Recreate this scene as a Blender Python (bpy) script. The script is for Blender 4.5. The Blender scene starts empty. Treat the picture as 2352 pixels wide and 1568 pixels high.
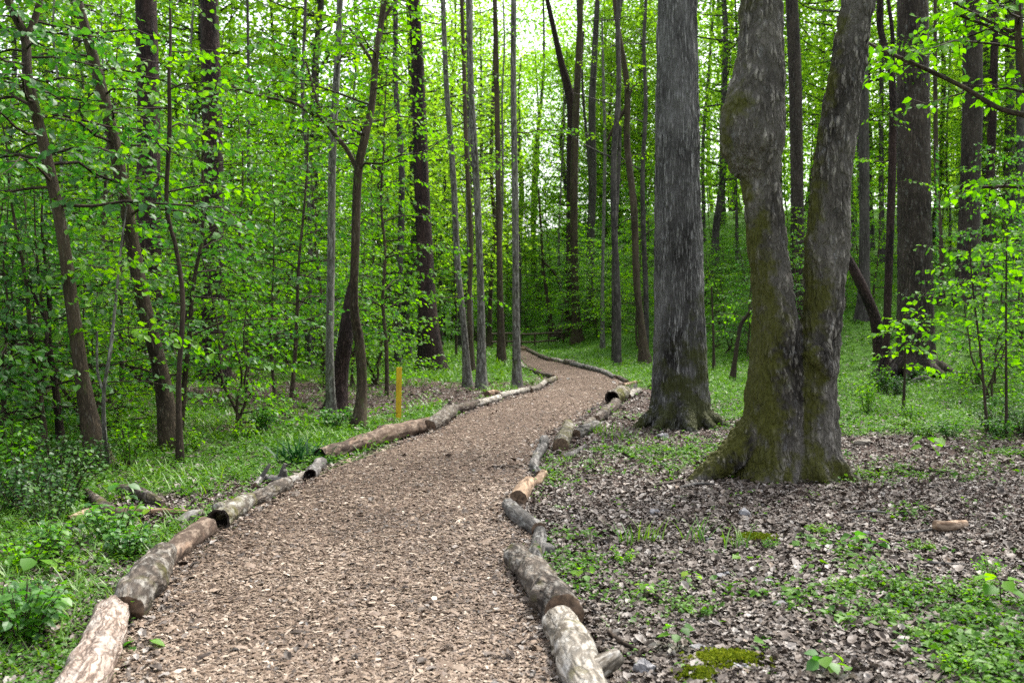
import bpy, math, random
import numpy as np
from mathutils import Vector
R = math.radians
rng = np.random.default_rng(7)
random.seed(7)
scene = bpy.context.scene
COL = scene.collection

# ------------------------------------------------------------------ camera numbers (a 35 mm lens at eye height)
F, CX, HZ, EYE = 2287.0, 1176.0, 720.0, 1.6

# ------------------------------------------------------------------ noise
def _h(ix, iy, iz, s):
    h = (ix.astype(np.int64)*374761393 + iy.astype(np.int64)*668265263 + iz.astype(np.int64)*2147483647 + s*1274126177) & 0xffffffff
    h = ((h ^ (h >> 13)) * 1274126177) & 0xffffffff
    h = ((h ^ (h >> 16)) * 2246822519) & 0xffffffff
    return ((h ^ (h >> 15)) & 0xffffff) / float(0xffffff)
def vnoise(P, s=0):
    P = np.asarray(P, float); i = np.floor(P); f = P - i; f = f*f*(3-2*f); i = i.astype(np.int64)
    x, y, z = i[..., 0], i[..., 1], i[..., 2]; fx, fy, fz = f[..., 0], f[..., 1], f[..., 2]
    def c(a, b, d): return _h(x+a, y+b, z+d, s)
    a = (c(0,0,0)*(1-fx)+c(1,0,0)*fx)*(1-fy) + (c(0,1,0)*(1-fx)+c(1,1,0)*fx)*fy
    b = (c(0,0,1)*(1-fx)+c(1,0,1)*fx)*(1-fy) + (c(0,1,1)*(1-fx)+c(1,1,1)*fx)*fy
    return a*(1-fz)+b*fz
def fbm(P, s=0, o=4):
    P = np.asarray(P, float); t = 0; a = .5
    for k in range(o):
        t = t + a*(vnoise(P, s+k)-.5); P = P*2.03; a *= .5
    return t
def n2(x, y, sc, s=0, o=3):
    x, y = np.broadcast_arrays(np.asarray(x, float), np.asarray(y, float))
    return fbm(np.stack([x*sc, y*sc, np.full_like(x, s*7.3)], -1), s, o)

# ------------------------------------------------------------------ terrain and path
def sstep(a, b, x):
    t = np.clip((np.asarray(x, float)-a)/(b-a), 0, 1); return t*t*(3-2*t)
def T(x, y):
    x = np.asarray(x, float); y = np.asarray(y, float)
    y0 = np.interp(x, [-60, -14, -3, 2, 5.5, 10, 14, 60], [120, 95, 78, 52, 37, 26, 23.5, 14])
    s = (y-y0)/3.5
    hill = .21*3.5*np.where(s > 20, s, np.log1p(np.exp(np.minimum(s, 20))))
    hill = 14*np.tanh(hill/14)
    lump = .22*n2(x, y, .16, 3, 2)*sstep(3, 14, np.hypot(x-.3, y)) + .05*n2(x, y, .7, 9, 2)
    lbank = .18*sstep(1.5, 6, -x-1.5)*sstep(6, 12, y)
    return hill + lump + lbank
def W(px, py, d):
    return np.array([(px-CX)/F*d, d, EYE-(py-HZ)/F*d])
DD = 3.0*1.006**np.arange(700)
def hit(px, py, lift=0.0):
    def under(d): return EYE-(py-HZ)/F*d-lift*d <= T((px-CX)/F*d, d)
    u = under(DD); i = int(np.argmax(u)) if u.any() else 699
    if i == 0: return 3.0
    g = np.linspace(DD[i-1], DD[i], 60); return float(g[int(np.argmax(under(g)))])
PL = [(275,1640),(285,1568),(330,1450),(400,1330),(490,1232),(560,1195),(670,1128),(745,1082),(860,1042),(1000,992),(1045,962),(1110,937),(1190,910),(1245,897),(1275,874),(1262,860),(1225,848),(1205,838),(1193,820),(1188,806),(1180,797),(1165,792)]
PR = [(1300,1640),(1290,1568),(1245,1450),(1172,1300),(1212,1230),(1160,1180),(1178,1140),(1222,1080),(1240,1020),(1262,990),(1320,965),(1365,935),(1400,907),(1440,882),(1405,864),(1340,843),(1290,831),(1250,820),(1225,806),(1212,797),(1195,792)]
def edge(pts):
    e = [W(a, b, hit(a, b)) for a, b in pts]
    return np.array([p[1] for p in e]), np.array([p[0] for p in e])
dl, xl = edge(PL); dr, xr = edge(PR)
dl = np.r_[-6, 1.5, dl]; xl = np.r_[-2.0, -1.75, xl]; dr = np.r_[-6, 1.5, dr]; xr = np.r_[.6, .35, xr]
PATH_END = min(dl[-1], dr[-1])
def path_in(x, y):
    """signed metres inside the path (positive inside)"""
    a = np.minimum(x-np.interp(y, dl, xl), np.interp(y, dr, xr)-x)
    return np.where(y > PATH_END, -9, a)

# ------------------------------------------------------------------ mesh building
class MB:
    def __init__(s): s.V=[]; s.Q=[]; s.Tr=[]; s.qm=[]; s.tm=[]; s.bc=[]; s.rn=[]; s.n=0
    def add(s, V, Q=None, Tr=None, m=0, bc=None, rn=None):
        V = np.asarray(V, float); k = len(V)
        if Q is not None and len(Q): s.Q.append(np.asarray(Q)+s.n); s.qm.append(np.full(len(Q), m))
        if Tr is not None and len(Tr): s.Tr.append(np.asarray(Tr)+s.n); s.tm.append(np.full(len(Tr), m))
        s.V.append(V); s.bc.append(V if bc is None else bc); s.rn.append(np.full(k, .5) if rn is None else rn); s.n += k
    def mesh(s, name, mats, smooth=True, origin=(0,0,0)):
        me = bpy.data.meshes.new(name)
        V = np.concatenate(s.V) - np.asarray(origin)
        Q = np.concatenate(s.Q) if s.Q else np.zeros((0,4), int); Tr = np.concatenate(s.Tr) if s.Tr else np.zeros((0,3), int)
        me.vertices.add(len(V)); me.vertices.foreach_set('co', V.astype(np.float32).ravel())
        lp = np.concatenate([Q.ravel(), Tr.ravel()]).astype(np.int32)
        me.loops.add(len(lp)); me.loops.foreach_set('vertex_index', lp)
        st = np.concatenate([np.arange(len(Q))*4, len(Q)*4+np.arange(len(Tr))*3]).astype(np.int32)
        me.polygons.add(len(st)); me.polygons.foreach_set('loop_start', st)
        mi = np.concatenate((s.qm or [np.zeros(0)])+(s.tm or [np.zeros(0)])).astype(np.int32)
        me.polygons.foreach_set('material_index', mi)
        me.polygons.foreach_set('use_smooth', np.full(len(st), smooth))
        a = me.attributes.new('bc', 'FLOAT_VECTOR', 'POINT'); a.data.foreach_set('vector', np.concatenate(s.bc).astype(np.float32).ravel())
        a = me.attributes.new('rnd', 'FLOAT', 'POINT'); a.data.foreach_set('value', np.concatenate(s.rn).astype(np.float32))
        for m in mats: me.materials.append(m)
        me.update(calc_edges=True)
        return me
    def obj(s, name, mats, parent=None, smooth=True, origin=(0,0,0)):
        o = bpy.data.objects.new(name, s.mesh(name, mats if isinstance(mats, (list, tuple)) else [mats], smooth, origin)); COL.objects.link(o)
        if parent is not None: o.parent = parent
        return o

def catmull(P, n):
    P = np.asarray(P, float)
    if len(P) < 3:
        t = np.linspace(0, 1, n*(len(P)-1)+1)[:, None]; return P[0]*(1-t)+P[-1]*t
    E = np.vstack([2*P[0]-P[1], P, 2*P[-1]-P[-2]]); out = []
    for i in range(1, len(E)-2):
        t = np.linspace(0, 1, n, endpoint=False)[:, None]
        a, b, c, d = E[i-1], E[i], E[i+1], E[i+2]
        out.append(.5*(2*b+(c-a)*t+(2*a-5*b+4*c-d)*t*t+(3*b-a-3*c+d)*t**3))
    out.append(P[-1:]); return np.vstack(out)
def nrm(v): return v/np.maximum(np.linalg.norm(v, axis=-1, keepdims=True), 1e-9)
def tube(mb, P, r, seg=8, m=0, amp=0.0, freq=6.0, seed=0, cap=False, jag=0.0, rough=None, bs=None):
    """sweep along P (n,3) with radii r; bc = seamless bark coordinates in metres"""
    P = np.asarray(P, float); n = len(P); r = np.broadcast_to(np.asarray(r, float), (n,))
    t = nrm(np.gradient(P, axis=0)); ref = np.array([1., 0, 0]) if abs(t[0][0]) < .8 else np.array([0, 0, 1.])
    u = np.zeros((n, 3)); a = nrm(ref-t[0]*ref.dot(t[0])); u[0] = a
    for i in range(1, n):
        a = a-t[i]*a.dot(t[i]); a = a/max(np.linalg.norm(a), 1e-9); u[i] = a
    w = np.cross(t, u)
    L = np.r_[0, np.cumsum(np.linalg.norm(np.diff(P, axis=0), axis=1))]
    th = np.arange(seg)*2*math.pi/seg
    dirs = u[:, None]*np.cos(th)[None, :, None] + w[:, None]*np.sin(th)[None, :, None]
    rm = float(r.mean()) if bs is None else bs
    bc = np.stack([np.broadcast_to(np.cos(th)*rm, (n, seg)), np.broadcast_to(np.sin(th)*rm, (n, seg)), np.broadcast_to(L[:, None], (n, seg))], -1)
    bc = bc + np.array([seed*1.37, seed*.71, seed*2.3])
    rr = np.repeat(r[:, None], seg, 1)
    if amp: rr = rr*(1+amp*2*fbm(bc*freq, seed, 3))
    if rough is not None: rr = rr + rough(bc)
    V = P[:, None]+dirs*rr[..., None]
    if jag:
        for e, sg in ((0, -1), (-1, 1)): V[e] += t[e]*((fbm(bc[e]*14/max(rm/.1, .5)+sg*5, seed, 3)*2.4*jag*rm)[:, None])
    i = np.arange(n-1)[:, None]*seg; j = np.arange(seg)[None]; k = (j+1) % seg
    Q = np.stack([i+j, i+k, i+seg+k, i+seg+j], -1).reshape(-1, 4)
    mb.add(V.reshape(-1, 3), Q, None, m, bc.reshape(-1, 3), np.full(n*seg, (seed*.618) % 1))
    if cap:
        for e in (0, n-1):
            ring = V[e]; c = ring.mean(0)+t[e]*(-.25 if e == 0 else .25)*r[e]
            k0 = np.arange(seg); k1 = (k0+1) % seg
            tr = np.stack([np.full(seg, seg), k1, k0], -1) if e == 0 else np.stack([np.full(seg, seg), k0, k1], -1)
            mb.add(np.vstack([ring, c]), None, tr, m, np.vstack([bc[e], bc[e].mean(0)]))
    return V

# leaf templates: y = along the leaf, z = up
LEAF_N = (np.array([[0,0,0],[0,.5,-.05],[0,1,-.2],[-.33,.32,.06],[-.27,.68,-.02],[.33,.32,.06],[.27,.68,-.02]], float),
          np.array([[0,1,3],[1,4,3],[1,2,4],[0,5,1],[1,5,6],[1,6,2]]))
LEAF_F = (np.array([[0,0,0],[-.34,.5,.07],[0,1,-.12],[.34,.5,.07]], float), np.array([[0,2,1],[0,3,2]]))
def scatter(mb, tmpl, pos, fwd, up, size, m=0, rnd=None, wid=1.0, tone=None):
    V, Tr = tmpl; N = len(pos)
    if N == 0: return
    f = nrm(fwd); s = nrm(np.cross(f, up)); u = np.cross(s, f)
    size = np.broadcast_to(np.asarray(size, float), (N,)); wid = np.broadcast_to(np.asarray(wid, float), (N,))
    A = (s*(size*wid)[:, None])[:, None, :]*V[None, :, 0:1] + (f*size[:, None])[:, None, :]*V[None, :, 1:2] + (u*size[:, None])[:, None, :]*V[None, :, 2:3]
    A = A + pos[:, None]
    idx = (np.arange(N)[:, None, None]*len(V) + Tr[None]).reshape(-1, 3)
    if rnd is None: rnd = rng.random(N)
    mb.add(A.reshape(-1, 3), None, idx, m, None, np.repeat(rnd, len(V)))

# ------------------------------------------------------------------ materials
class N:
    def __init__(s, name):
        s.m = bpy.data.materials.new(name); s.m.use_nodes = True; s.t = s.m.node_tree; s.t.nodes.clear()
        s.out = s.t.nodes.new('ShaderNodeOutputMaterial')
    def n(s, typ, **kw):
        k = s.t.nodes.new('ShaderNode'+typ)
        for a, v in kw.items():
            if a.startswith('i_'): 
                key = a[2:]; key = int(key) if key.isdigit() else key.replace('_', ' ')
                s.put(k.inputs[key], v)
            else: setattr(k, a, v)
        return k
    def put(s, sock, v):
        if isinstance(v, bpy.types.NodeSocket): s.t.links.new(v, sock)
        elif isinstance(v, bpy.types.Node): s.t.links.new(v.outputs[0], sock)
        else: sock.default_value = (*v, 1) if (hasattr(v, '__len__') and len(v) == 3 and sock.type == 'RGBA') else v
    def attr(s, name): return s.n('Attribute', attribute_name=name)
    def noise(s, vec, scale, detail=4, rough=.55, dist=0): return s.n('TexNoise', i_Vector=vec, i_Scale=scale, i_Detail=detail, i_Roughness=rough, i_Distortion=dist)
    def map(s, vec, sc): return s.n('Mapping', i_Vector=vec, i_Scale=sc).outputs[0]
    def ramp(s, fac, stops, interp='LINEAR'):
        k = s.n('ValToRGB', i_0=fac); e = k.color_ramp.elements; k.color_ramp.interpolation = interp
        while len(e) < len(stops): e.new(.5)
        for el, (p, c) in zip(e, stops):
            el.position = p; el.color = (c, c, c, 1) if not hasattr(c, '__len__') else (*c, 1)
        return k.outputs[0]
    def mix(s, fac, a, b):
        k = s.n('Mix', data_type='RGBA'); s.put(k.inputs[0], fac); s.put(k.inputs[6], a); s.put(k.inputs[7], b); return k.outputs[2]
    def math(s, op, a, b=0.0, c=None):
        k = s.n('Math', operation=op); s.put(k.inputs[0], a); s.put(k.inputs[1], b)
        if c is not None: s.put(k.inputs[2], c)
        return k.outputs[0]
    def bump(s, h, strength=.5, dist=.01): return s.n('Bump', i_Height=h, i_Strength=strength, i_Distance=dist).outputs[0]
    def pbr(s, col, rough=.8, normal=None, spec=.3):
        b = s.n('BsdfPrincipled'); s.put(b.inputs['Base Color'], col); s.put(b.inputs['Roughness'], rough); b.inputs['Specular IOR Level'].default_value = spec
        if normal is not None: s.put(b.inputs['Normal'], normal)
        s.t.links.new(b.outputs[0], s.out.inputs[0]); return s.m

def leaf_mat(name, cols, trans=.45, tcol=1.6, gloss=.06, posn=True):
    k = N(name); a = k.attr('rnd')
    oi = k.n('ObjectInfo')
    f = k.math('ADD', k.math('MULTIPLY', a.outputs['Fac'], .62), k.math('MULTIPLY', oi.outputs['Random'], .38))
    col = k.ramp(f, [(i/(len(cols)-1), c) for i, c in enumerate(cols)])
    tc = k.n('HueSaturation', i_Value=tcol, i_Saturation=1.05, i_Hue=.493); k.put(tc.inputs['Color'], col)
    d = k.n('BsdfDiffuse'); k.put(d.inputs[0], col)
    t = k.n('BsdfTranslucent'); k.put(t.inputs[0], tc.outputs[0])
    mx = k.n('MixShader', i_0=trans); k.put(mx.inputs[1], d.outputs[0]); k.put(mx.inputs[2], t.outputs[0])
    g = k.n('BsdfGlossy', i_Roughness=.5); k.put(g.inputs[0], (1, 1, 1))
    m2 = k.n('MixShader', i_0=gloss); k.put(m2.inputs[1], mx.outputs[0]); k.put(m2.inputs[2], g.outputs[0])
    k.t.links.new(m2.outputs[0], k.out.inputs[0]); return k.m

def bark_mat(name, dark, light, sc=20, sz=.14, edge=.28, lichen=None, lam=.0, moss=None, mam=0, mosz=None, fur=0, bump=.8, bd=.02, warp=.25, tint=None):
    k = N(name); v = k.attr('bc').outputs['Vector']
    w = k.noise(v, 5, 3); wv = k.n('VectorMath', operation='SCALE'); k.put(wv.inputs[0], w.outputs['Color']); wv.inputs['Scale'].default_value = warp*.4
    va = k.n('VectorMath', operation='ADD'); k.put(va.inputs[0], v); k.put(va.inputs[1], wv.outputs[0])
    vm = k.map(va.outputs[0], (1, 1, sz))
    vo = k.n('TexVoronoi', feature='DISTANCE_TO_EDGE', i_Vector=vm, i_Scale=sc)
    ns = k.noise(k.map(v, (1, 1, .35)), sc*2.2, 6, .65)
    big = k.noise(k.map(v, (1, 1, .5)), 2.2, 4)
    ridge = k.math('MINIMUM', k.math('DIVIDE', vo.outputs[0], edge), 1.0)
    rn = k.noise(k.map(va.outputs[0], (1, 1, sz*.8)), sc*.75, 5, .6); fold = k.math('SUBTRACT', 1.0, k.math('MULTIPLY', k.math('ABSOLUTE', k.math('SUBTRACT', rn.outputs[0], .5)), 5.0))
    h = k.math('ADD', k.math('ADD', k.math('MULTIPLY', ridge, .34), k.math('MULTIPLY', k.math('SUBTRACT', 1.0, k.math('MAXIMUM', fold, 0.0)), .38)), k.math('MULTIPLY', ns.outputs[0], .42))
    if fur: h = k.math('ADD', k.math('MULTIPLY', k.attr('fur').outputs['Fac'], fur*.95), k.math('MULTIPLY', h, 1-fur))
    col = k.ramp(h, [(.32, tuple(c*.4 for c in dark)), (.53, dark), (.70, tuple((a+b)/2 for a, b in zip(dark, light))), (.86, light)])
    col = k.mix(k.ramp(big.outputs[0], [(.35, 0), (.7, 1)]), col, k.mix(.45, col, tint or light))
    if lichen:
        l = k.noise(k.map(v, (1, 1, .45)), 15, 8, .75); col = k.mix(k.math('MULTIPLY', k.ramp(l.outputs[0], [(.58-lam*.25, 0), (.74-lam*.25, 1)]), .7), col, lichen)
    if moss:
        mn = k.noise(v, 3.2, 7, .7)
        f = mn.outputs[0]
        if mosz:  # more moss towards the foot of the trunk and on one side
            sx = k.n('SeparateXYZ'); k.put(sx.inputs[0], v)
            f = k.math('ADD', f, k.math('MULTIPLY', k.math('SUBTRACT', mosz[0], sx.outputs[2]), mosz[1]))
            if len(mosz) > 2: f = k.math('ADD', f, k.math('MULTIPLY', k.attr('side').outputs['Fac'], mosz[2]))
        mf = k.ramp(f, [(.60-mam*.3, 0), (.74-mam*.3, 1)])
        col = k.mix(k.math('MULTIPLY', mf, k.math('ADD', .45, k.math('MULTIPLY', ns.outputs[0], .9))), col, moss)
    return k.pbr(col, .85, k.bump(h, bump, bd), .2)

def simple_mat(name, c1, c2, scale=20, rough=.8, bump=.3):
    k = N(name); v = k.attr('bc').outputs['Vector']; ns = k.noise(v, scale, 6, .6)
    return k.pbr(k.ramp(ns.outputs[0], [(.3, c1), (.7, c2)]), rough, k.bump(ns.outputs[0], bump, .01))

GREENS_FRESH = [(.026,.095,.004),(.052,.170,.006),(.085,.235,.008),(.135,.295,.010),(.215,.345,.014)]
GREENS_DEEP = [(.014,.070,.010),(.026,.115,.012),(.044,.160,.013),(.072,.205,.012),(.150,.280,.014)]
GREENS_CANOPY = [(.070,.175,.012),(.110,.245,.016),(.150,.300,.020),(.195,.340,.028),(.250,.375,.045)]
M = dict(
    leaf_fresh=leaf_mat('fresh_leaf', GREENS_FRESH, .55, 1.9, .02),
    leaf_deep=leaf_mat('deep_leaf', GREENS_DEEP, .45, 1.8, .035),
    leaf_canopy=leaf_mat('canopy_leaf', GREENS_CANOPY, .58, 1.9, .01),
    cover=leaf_mat('cover_leaf', [(.016,.062,.006),(.036,.115,.008),(.064,.170,.010),(.105,.225,.012),(.165,.285,.018)], .38, 1.7, .02),
    grass=leaf_mat('grass_blade', [(.04,.13,.008),(.07,.18,.01),(.11,.23,.012),(.16,.28,.02)], .35, 1.5, .04),
    lily=leaf_mat('strap_leaf', [(.008,.04,.010),(.014,.065,.014),(.03,.10,.02)], .2, 1.4, .02),
    poplar=bark_mat('poplar_bark', (.019,.017,.015), (.275,.268,.26), 32, .11, .18, (.27,.28,.28), .05, (.036,.040,.008), .34, (1.3, .12, .05), fur=.2, bump=1, bd=.03, warp=.14),
    burlbark=bark_mat('mossy_oak_bark', (.020,.016,.012), (.285,.262,.225), 30, .20, .18, (.27,.27,.27), .05, (.058,.060,.008), .38, (1.7, .055, -.17), fur=.34, bump=1, bd=.035, warp=.3),
    oak=bark_mat('brown_oak_bark', (.022,.016,.013), (.105,.082,.066), 22, .12, .3, (.25,.25,.23), .1, (.05,.055,.012), .1, (1.0, .05), bump=1, bd=.03),
    pine=bark_mat('pine_bark', (.012,.008,.008), (.095,.065,.058), 17, .30, .22, None, 0, bump=1, bd=.05, warp=.5, tint=(.10,.055,.045)),
    thin=bark_mat('thin_brown_bark', (.030,.021,.013), (.125,.092,.060), 30, .35, .35, (.21,.20,.16), .1, (.05,.07,.012), .12, bump=.5, bd=.008),
    smooth=bark_mat('pale_smooth_bark', (.050,.045,.037), (.18,.17,.145), 22, .6, .4, (.34,.34,.30), .4, (.06,.085,.02), .08, bump=.35, bd=.006),
    twig=bark_mat('twig_bark', (.025,.017,.012), (.10,.072,.05), 40, .3, .35, bump=.3, bd=.004),
    far=bark_mat('distant_bark', (.036,.031,.027), (.115,.102,.092), 14, .2, .3, (.2,.2,.18), .1, bump=.6, bd=.03),
    log_pale=bark_mat('peeled_pale_wood', (.13,.085,.062), (.45,.375,.315), 34, .09, .16, (.50,.45,.40), .35, bump=.8, bd=.012, warp=.3),
    log_lichen=bark_mat('lichen_log_bark', (.040,.030,.023), (.21,.175,.140), 19, .3, .28, (.38,.36,.32), .3, (.07,.068,.012), .15, bump=1, bd=.02, warp=.3),
    log_brown=bark_mat('brown_log_bark', (.035,.022,.016), (.22,.150,.105), 13, .35, .3, (.32,.25,.19), .35, bump=.7, bd=.01, warp=.3),
    log_grey=bark_mat('grey_log_bark', (.060,.055,.050), (.27,.25,.23), 20, .12, .3, (.38,.38,.36), .2, (.09,.085,.012), .1, bump=1, bd=.015),
    log_dark=bark_mat('dark_log_bark', (.025,.018,.014), (.14,.105,.08), 18, .4, .3, (.33,.30,.26), .25, (.07,.075,.012), .12, bump=1, bd=.015, warp=.3),
    log_cream=bark_mat('white_weathered_wood', (.10,.082,.060), (.43,.395,.34), 26, .12, .18, (.55,.53,.49), .3, (.10,.095,.025), .08, bump=.7, bd=.012, warp=.3),
    log_tan=bark_mat('tan_bare_wood', (.12,.07,.04), (.38,.27,.18), 12, .12, .2, (.48,.37,.27), .35, bump=.6, bd=.01, warp=.3),
    log_moss=bark_mat('mossy_log_bark', (.05,.04,.03), (.27,.23,.18), 18, .5, .28, (.42,.41,.36), .35, (.075,.072,.010), .45, bump=1, bd=.015, warp=.3),
    cut=simple_mat('sawn_end_grain', (.035,.023,.015), (.16,.105,.066), 45),
    rot=simple_mat('rotten_hollow_wood', (.008,.006,.004), (.03,.02,.014), 25),
    stone=simple_mat('pale_stone', (.12,.115,.118), (.30,.295,.30), 14, .8, .5),
    rail=simple_mat('weathered_rail', (.05,.035,.025), (.13,.10,.07), 14),
)
def post_mat():
    k = N('yellow_post_paint'); v = k.attr('bc').outputs['Vector']; ns = k.noise(k.map(v, (1, 1, .2)), 14, 6, .65)
    return k.pbr(k.ramp(ns.outputs[0], [(.22, (.20,.12,.010)), (.38, (.46,.29,.006)), (.55, (.58,.385,.006)), (.8, (.68,.48,.014))]), .55, k.bump(ns.outputs[0], .3, .004), .35)
M['post'] = post_mat()
M['leaf_shrub'] = leaf_mat('dark_shrub_leaf', [(.008,.040,.008),(.014,.062,.010),(.024,.090,.011),(.045,.135,.012),(.09,.19,.013)], .4, 1.7, .03)
M['moss'] = leaf_mat('yellow_moss', [(.06,.09,.008),(.11,.15,.012),(.17,.21,.018),(.25,.27,.03)], .2, 1.4, 0)
def litter_mat(name, cols, trans=.12):
    k = N(name); a = k.attr('rnd'); ns = k.noise(k.n('TexCoord').outputs['Object'], 40, 4)
    f = k.math('ADD', a.outputs['Fac'], k.math('MULTIPLY', k.math('SUBTRACT', ns.outputs[0], .5), .35))
    col = k.ramp(f, [(i/(len(cols)-1), c) for i, c in enumerate(cols)])
    return k.pbr(col, .6, None, .35)
M['litter'] = litter_mat('fallen_leaf', [(.022,.016,.011),(.058,.042,.031),(.105,.080,.061),(.165,.137,.115),(.29,.265,.24),(.17,.11,.065)])
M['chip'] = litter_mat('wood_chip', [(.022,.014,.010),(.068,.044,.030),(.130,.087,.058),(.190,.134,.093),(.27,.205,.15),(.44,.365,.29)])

def ground_mat():
    k = N('forest_floor'); P = k.n('NewGeometry').outputs['Position']; g = k.attr('green').outputs['Fac']
    vo = k.n('TexVoronoi', i_Vector=P, i_Scale=22); fine = k.noise(P, 60, 6, .65); mid = k.noise(P, 3, 5)
    lit = k.ramp(k.math('ADD', k.math('MULTIPLY', k.n('SeparateColor', i_0=vo.outputs['Color']).outputs[0], .7), k.math('MULTIPLY', fine.outputs[0], .3)), [(.15, (.018,.012,.010)), (.45, (.055,.036,.028)), (.75, (.12,.082,.068)), (.95, (.22,.175,.16))])
    grn = k.ramp(k.math('ADD', k.math('MULTIPLY', fine.outputs[0], .6), k.math('MULTIPLY', k.n('SeparateColor', i_0=vo.outputs['Color']).outputs[1], .4)), [(.2, (.018,.035,.006)), (.5, (.048,.125,.010)), (.8, (.10,.22,.018))])
    f = k.ramp(k.math('ADD', g, k.math('MULTIPLY', k.math('SUBTRACT', mid.outputs[0], .5), .9)), [(.35, 0), (.65, 1)])
    h = k.math('ADD', vo.outputs['Distance'], fine.outputs[0])
    return k.pbr(k.mix(f, lit, grn), .9, k.bump(h, .8, .03), .15)
def path_mat():
    k = N('bark_chip_path'); P = k.n('NewGeometry').outputs['Position']
    w = k.noise(P, 9, 3); va = k.n('VectorMath', operation='ADD'); k.put(va.inputs[0], P); sc = k.n('VectorMath', operation='SCALE'); k.put(sc.inputs[0], w.outputs['Color']); sc.inputs['Scale'].default_value = .06; k.put(va.inputs[1], sc.outputs[0])
    v1 = k.n('TexVoronoi', i_Vector=k.map(va.outputs[0], (1, 1.7, 1)), i_Scale=38); fine = k.noise(P, 90, 5, .7); big = k.noise(P, .8, 4)
    t = k.math('ADD', k.math('MULTIPLY', k.n('SeparateColor', i_0=v1.outputs['Color']).outputs[0], .6), k.math('MULTIPLY', fine.outputs[0], .45))
    t = k.math('ADD', t, k.math('MULTIPLY', k.math('SUBTRACT', big.outputs[0], .5), .35))
    col = k.ramp(t, [(.15, (.020,.013,.009)), (.4, (.070,.045,.032)), (.65, (.145,.097,.069)), (.9, (.29,.215,.165))])
    return k.pbr(col, .85, k.bump(k.math('ADD', v1.outputs['Distance'], fine.outputs[0]), .9, .02), .2)
M['ground'] = ground_mat(); M['path'] = path_mat()

# ------------------------------------------------------------------ tagging
def tag(o, label, cat, group=None):
    o['label'] = label; o['category'] = cat
    if group: o['group'] = group
    return o
def thing(name, loc, label, cat, group=None):
    o = bpy.data.objects.new(name, None); o.empty_display_size = .2; COL.objects.link(o); o.location = [float(c) for c in loc]
    return tag(o, label, cat, group)
def kind(o, k): o['kind'] = k; return o

# ------------------------------------------------------------------ the setting: ground and path
def greenness(x, y):
    x = np.asarray(x, float); y = np.asarray(y, float); p = path_in(x, y)
    left = x < (np.interp(y, dl, xl)+np.interp(y, dr, xr))/2
    gl = .55+1.5*n2(x, y, .8, 21) + .22*sstep(6, 9, y) - .55*sstep(0, 1, 1-np.abs(y-19)/8)*sstep(-14, -7, x) - .22*sstep(.5, 0.1, -p)
    gl = gl - .7*np.exp(-((x+3.0)**2/.9+(y-8.0)**2/.5)) - .3*np.exp(-((x+2.4)**2/.5+(y-9.4)**2/.25)) - .2*np.exp(-((x+2.75)**2/.35+(y-6.3)**2/1.4))
    gl = np.where(y > 26, np.maximum(gl, .7), gl)
    gr = .10+1.1*n2(x, y, .9, 33) + .75*sstep(11, 16, y)*sstep(2.2, 4.5, x) + .8*sstep(19, 23, y) + .46*sstep(1.6, 2.3, x+.5*(4.7-y))*sstep(6.4, 5.2, y)
    gr = gr + .35*np.exp(-((x-1.35)**2+(y-11.5)**2)/1.2)
    return np.clip(np.where(left, gl, gr), 0, 1)
def build_ground():
    def axis(a, b, n, k):
        t = np.linspace(-1, 1, n); return a+b*np.sinh(k*t)/math.sinh(k)
    xs = axis(0, 260, 240, 5.2); ys = axis(8, 330, 300, 5.6)
    X, Y = np.meshgrid(xs, ys); Z = T(X, Y)
    Z = Z - .03*sstep(0, .15, path_in(X, Y))
    V = np.stack([X, Y, Z], -1).reshape(-1, 3); n = len(xs)
    i = (np.arange(len(ys)-1)[:, None]*n+np.arange(n-1)[None]).ravel()
    mb = MB(); mb.add(V, np.stack([i, i+1, i+n+1, i+n], -1))
    o = kind(mb.obj('ground', M['ground']), 'structure')
    a = o.data.attributes.new('green', 'FLOAT', 'POINT'); a.data.foreach_set('value', greenness(V[:, 0], V[:, 1]).astype(np.float32))
    ds = np.r_[np.linspace(-5, 2, 12), np.linspace(2.2, 20, 180), np.linspace(20.3, PATH_END, 90)]
    t = np.linspace(-.06, 1.06, 27); mb = MB()
    a = np.interp(ds, dl, xl)[:, None]; b = np.interp(ds, dr, xr)[:, None]
    X = a+(b-a)*t[None]; Y = np.repeat(ds[:, None], len(t), 1)
    e = np.clip(np.minimum(t, 1-t), -.06, .1)[None]
    Z = T(X, Y)+.012+.20*np.minimum(e, .05)+.012*n2(X, Y, 4, 5); Z = np.where(e < 0, T(X, Y)-.05, Z)
    V = np.stack([X, Y, Z], -1).reshape(-1, 3); n = len(t)
    i = (np.arange(len(ds)-1)[:, None]*n+np.arange(n-1)[None]).ravel(); mb.add(V, np.stack([i, i+1, i+n+1, i+n], -1))
    kind(mb.obj('path', M['path']), 'structure')
build_ground()
def pathz(x, y): return T(x, y)+.022

def polar(n, dmin, dmax, ang, p=1.0):
    """random ground points in a wide fan ahead, thinning with distance"""
    u = rng.random(n)
    d = (u*(dmax**(1-p)) + (1-u)*(dmin**(1-p)))**(1/(1-p)) if p != 1 else dmin*(dmax/dmin)**u
    x = d*np.tan(rng.uniform(-ang, ang, n)); return x, d
def rot_up(n, tilt):
    a = rng.uniform(0, 2*math.pi, n); t = np.abs(rng.normal(0, tilt, n))
    return np.stack([np.sin(t)*np.cos(a), np.sin(t)*np.sin(a), np.cos(t)], -1)
def heading(n, pitch=.2):
    a = rng.uniform(0, 2*math.pi, n); b = rng.normal(0, pitch, n)
    return np.stack([np.cos(a)*np.cos(b), np.sin(a)*np.cos(b), np.sin(b)], -1)

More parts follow.
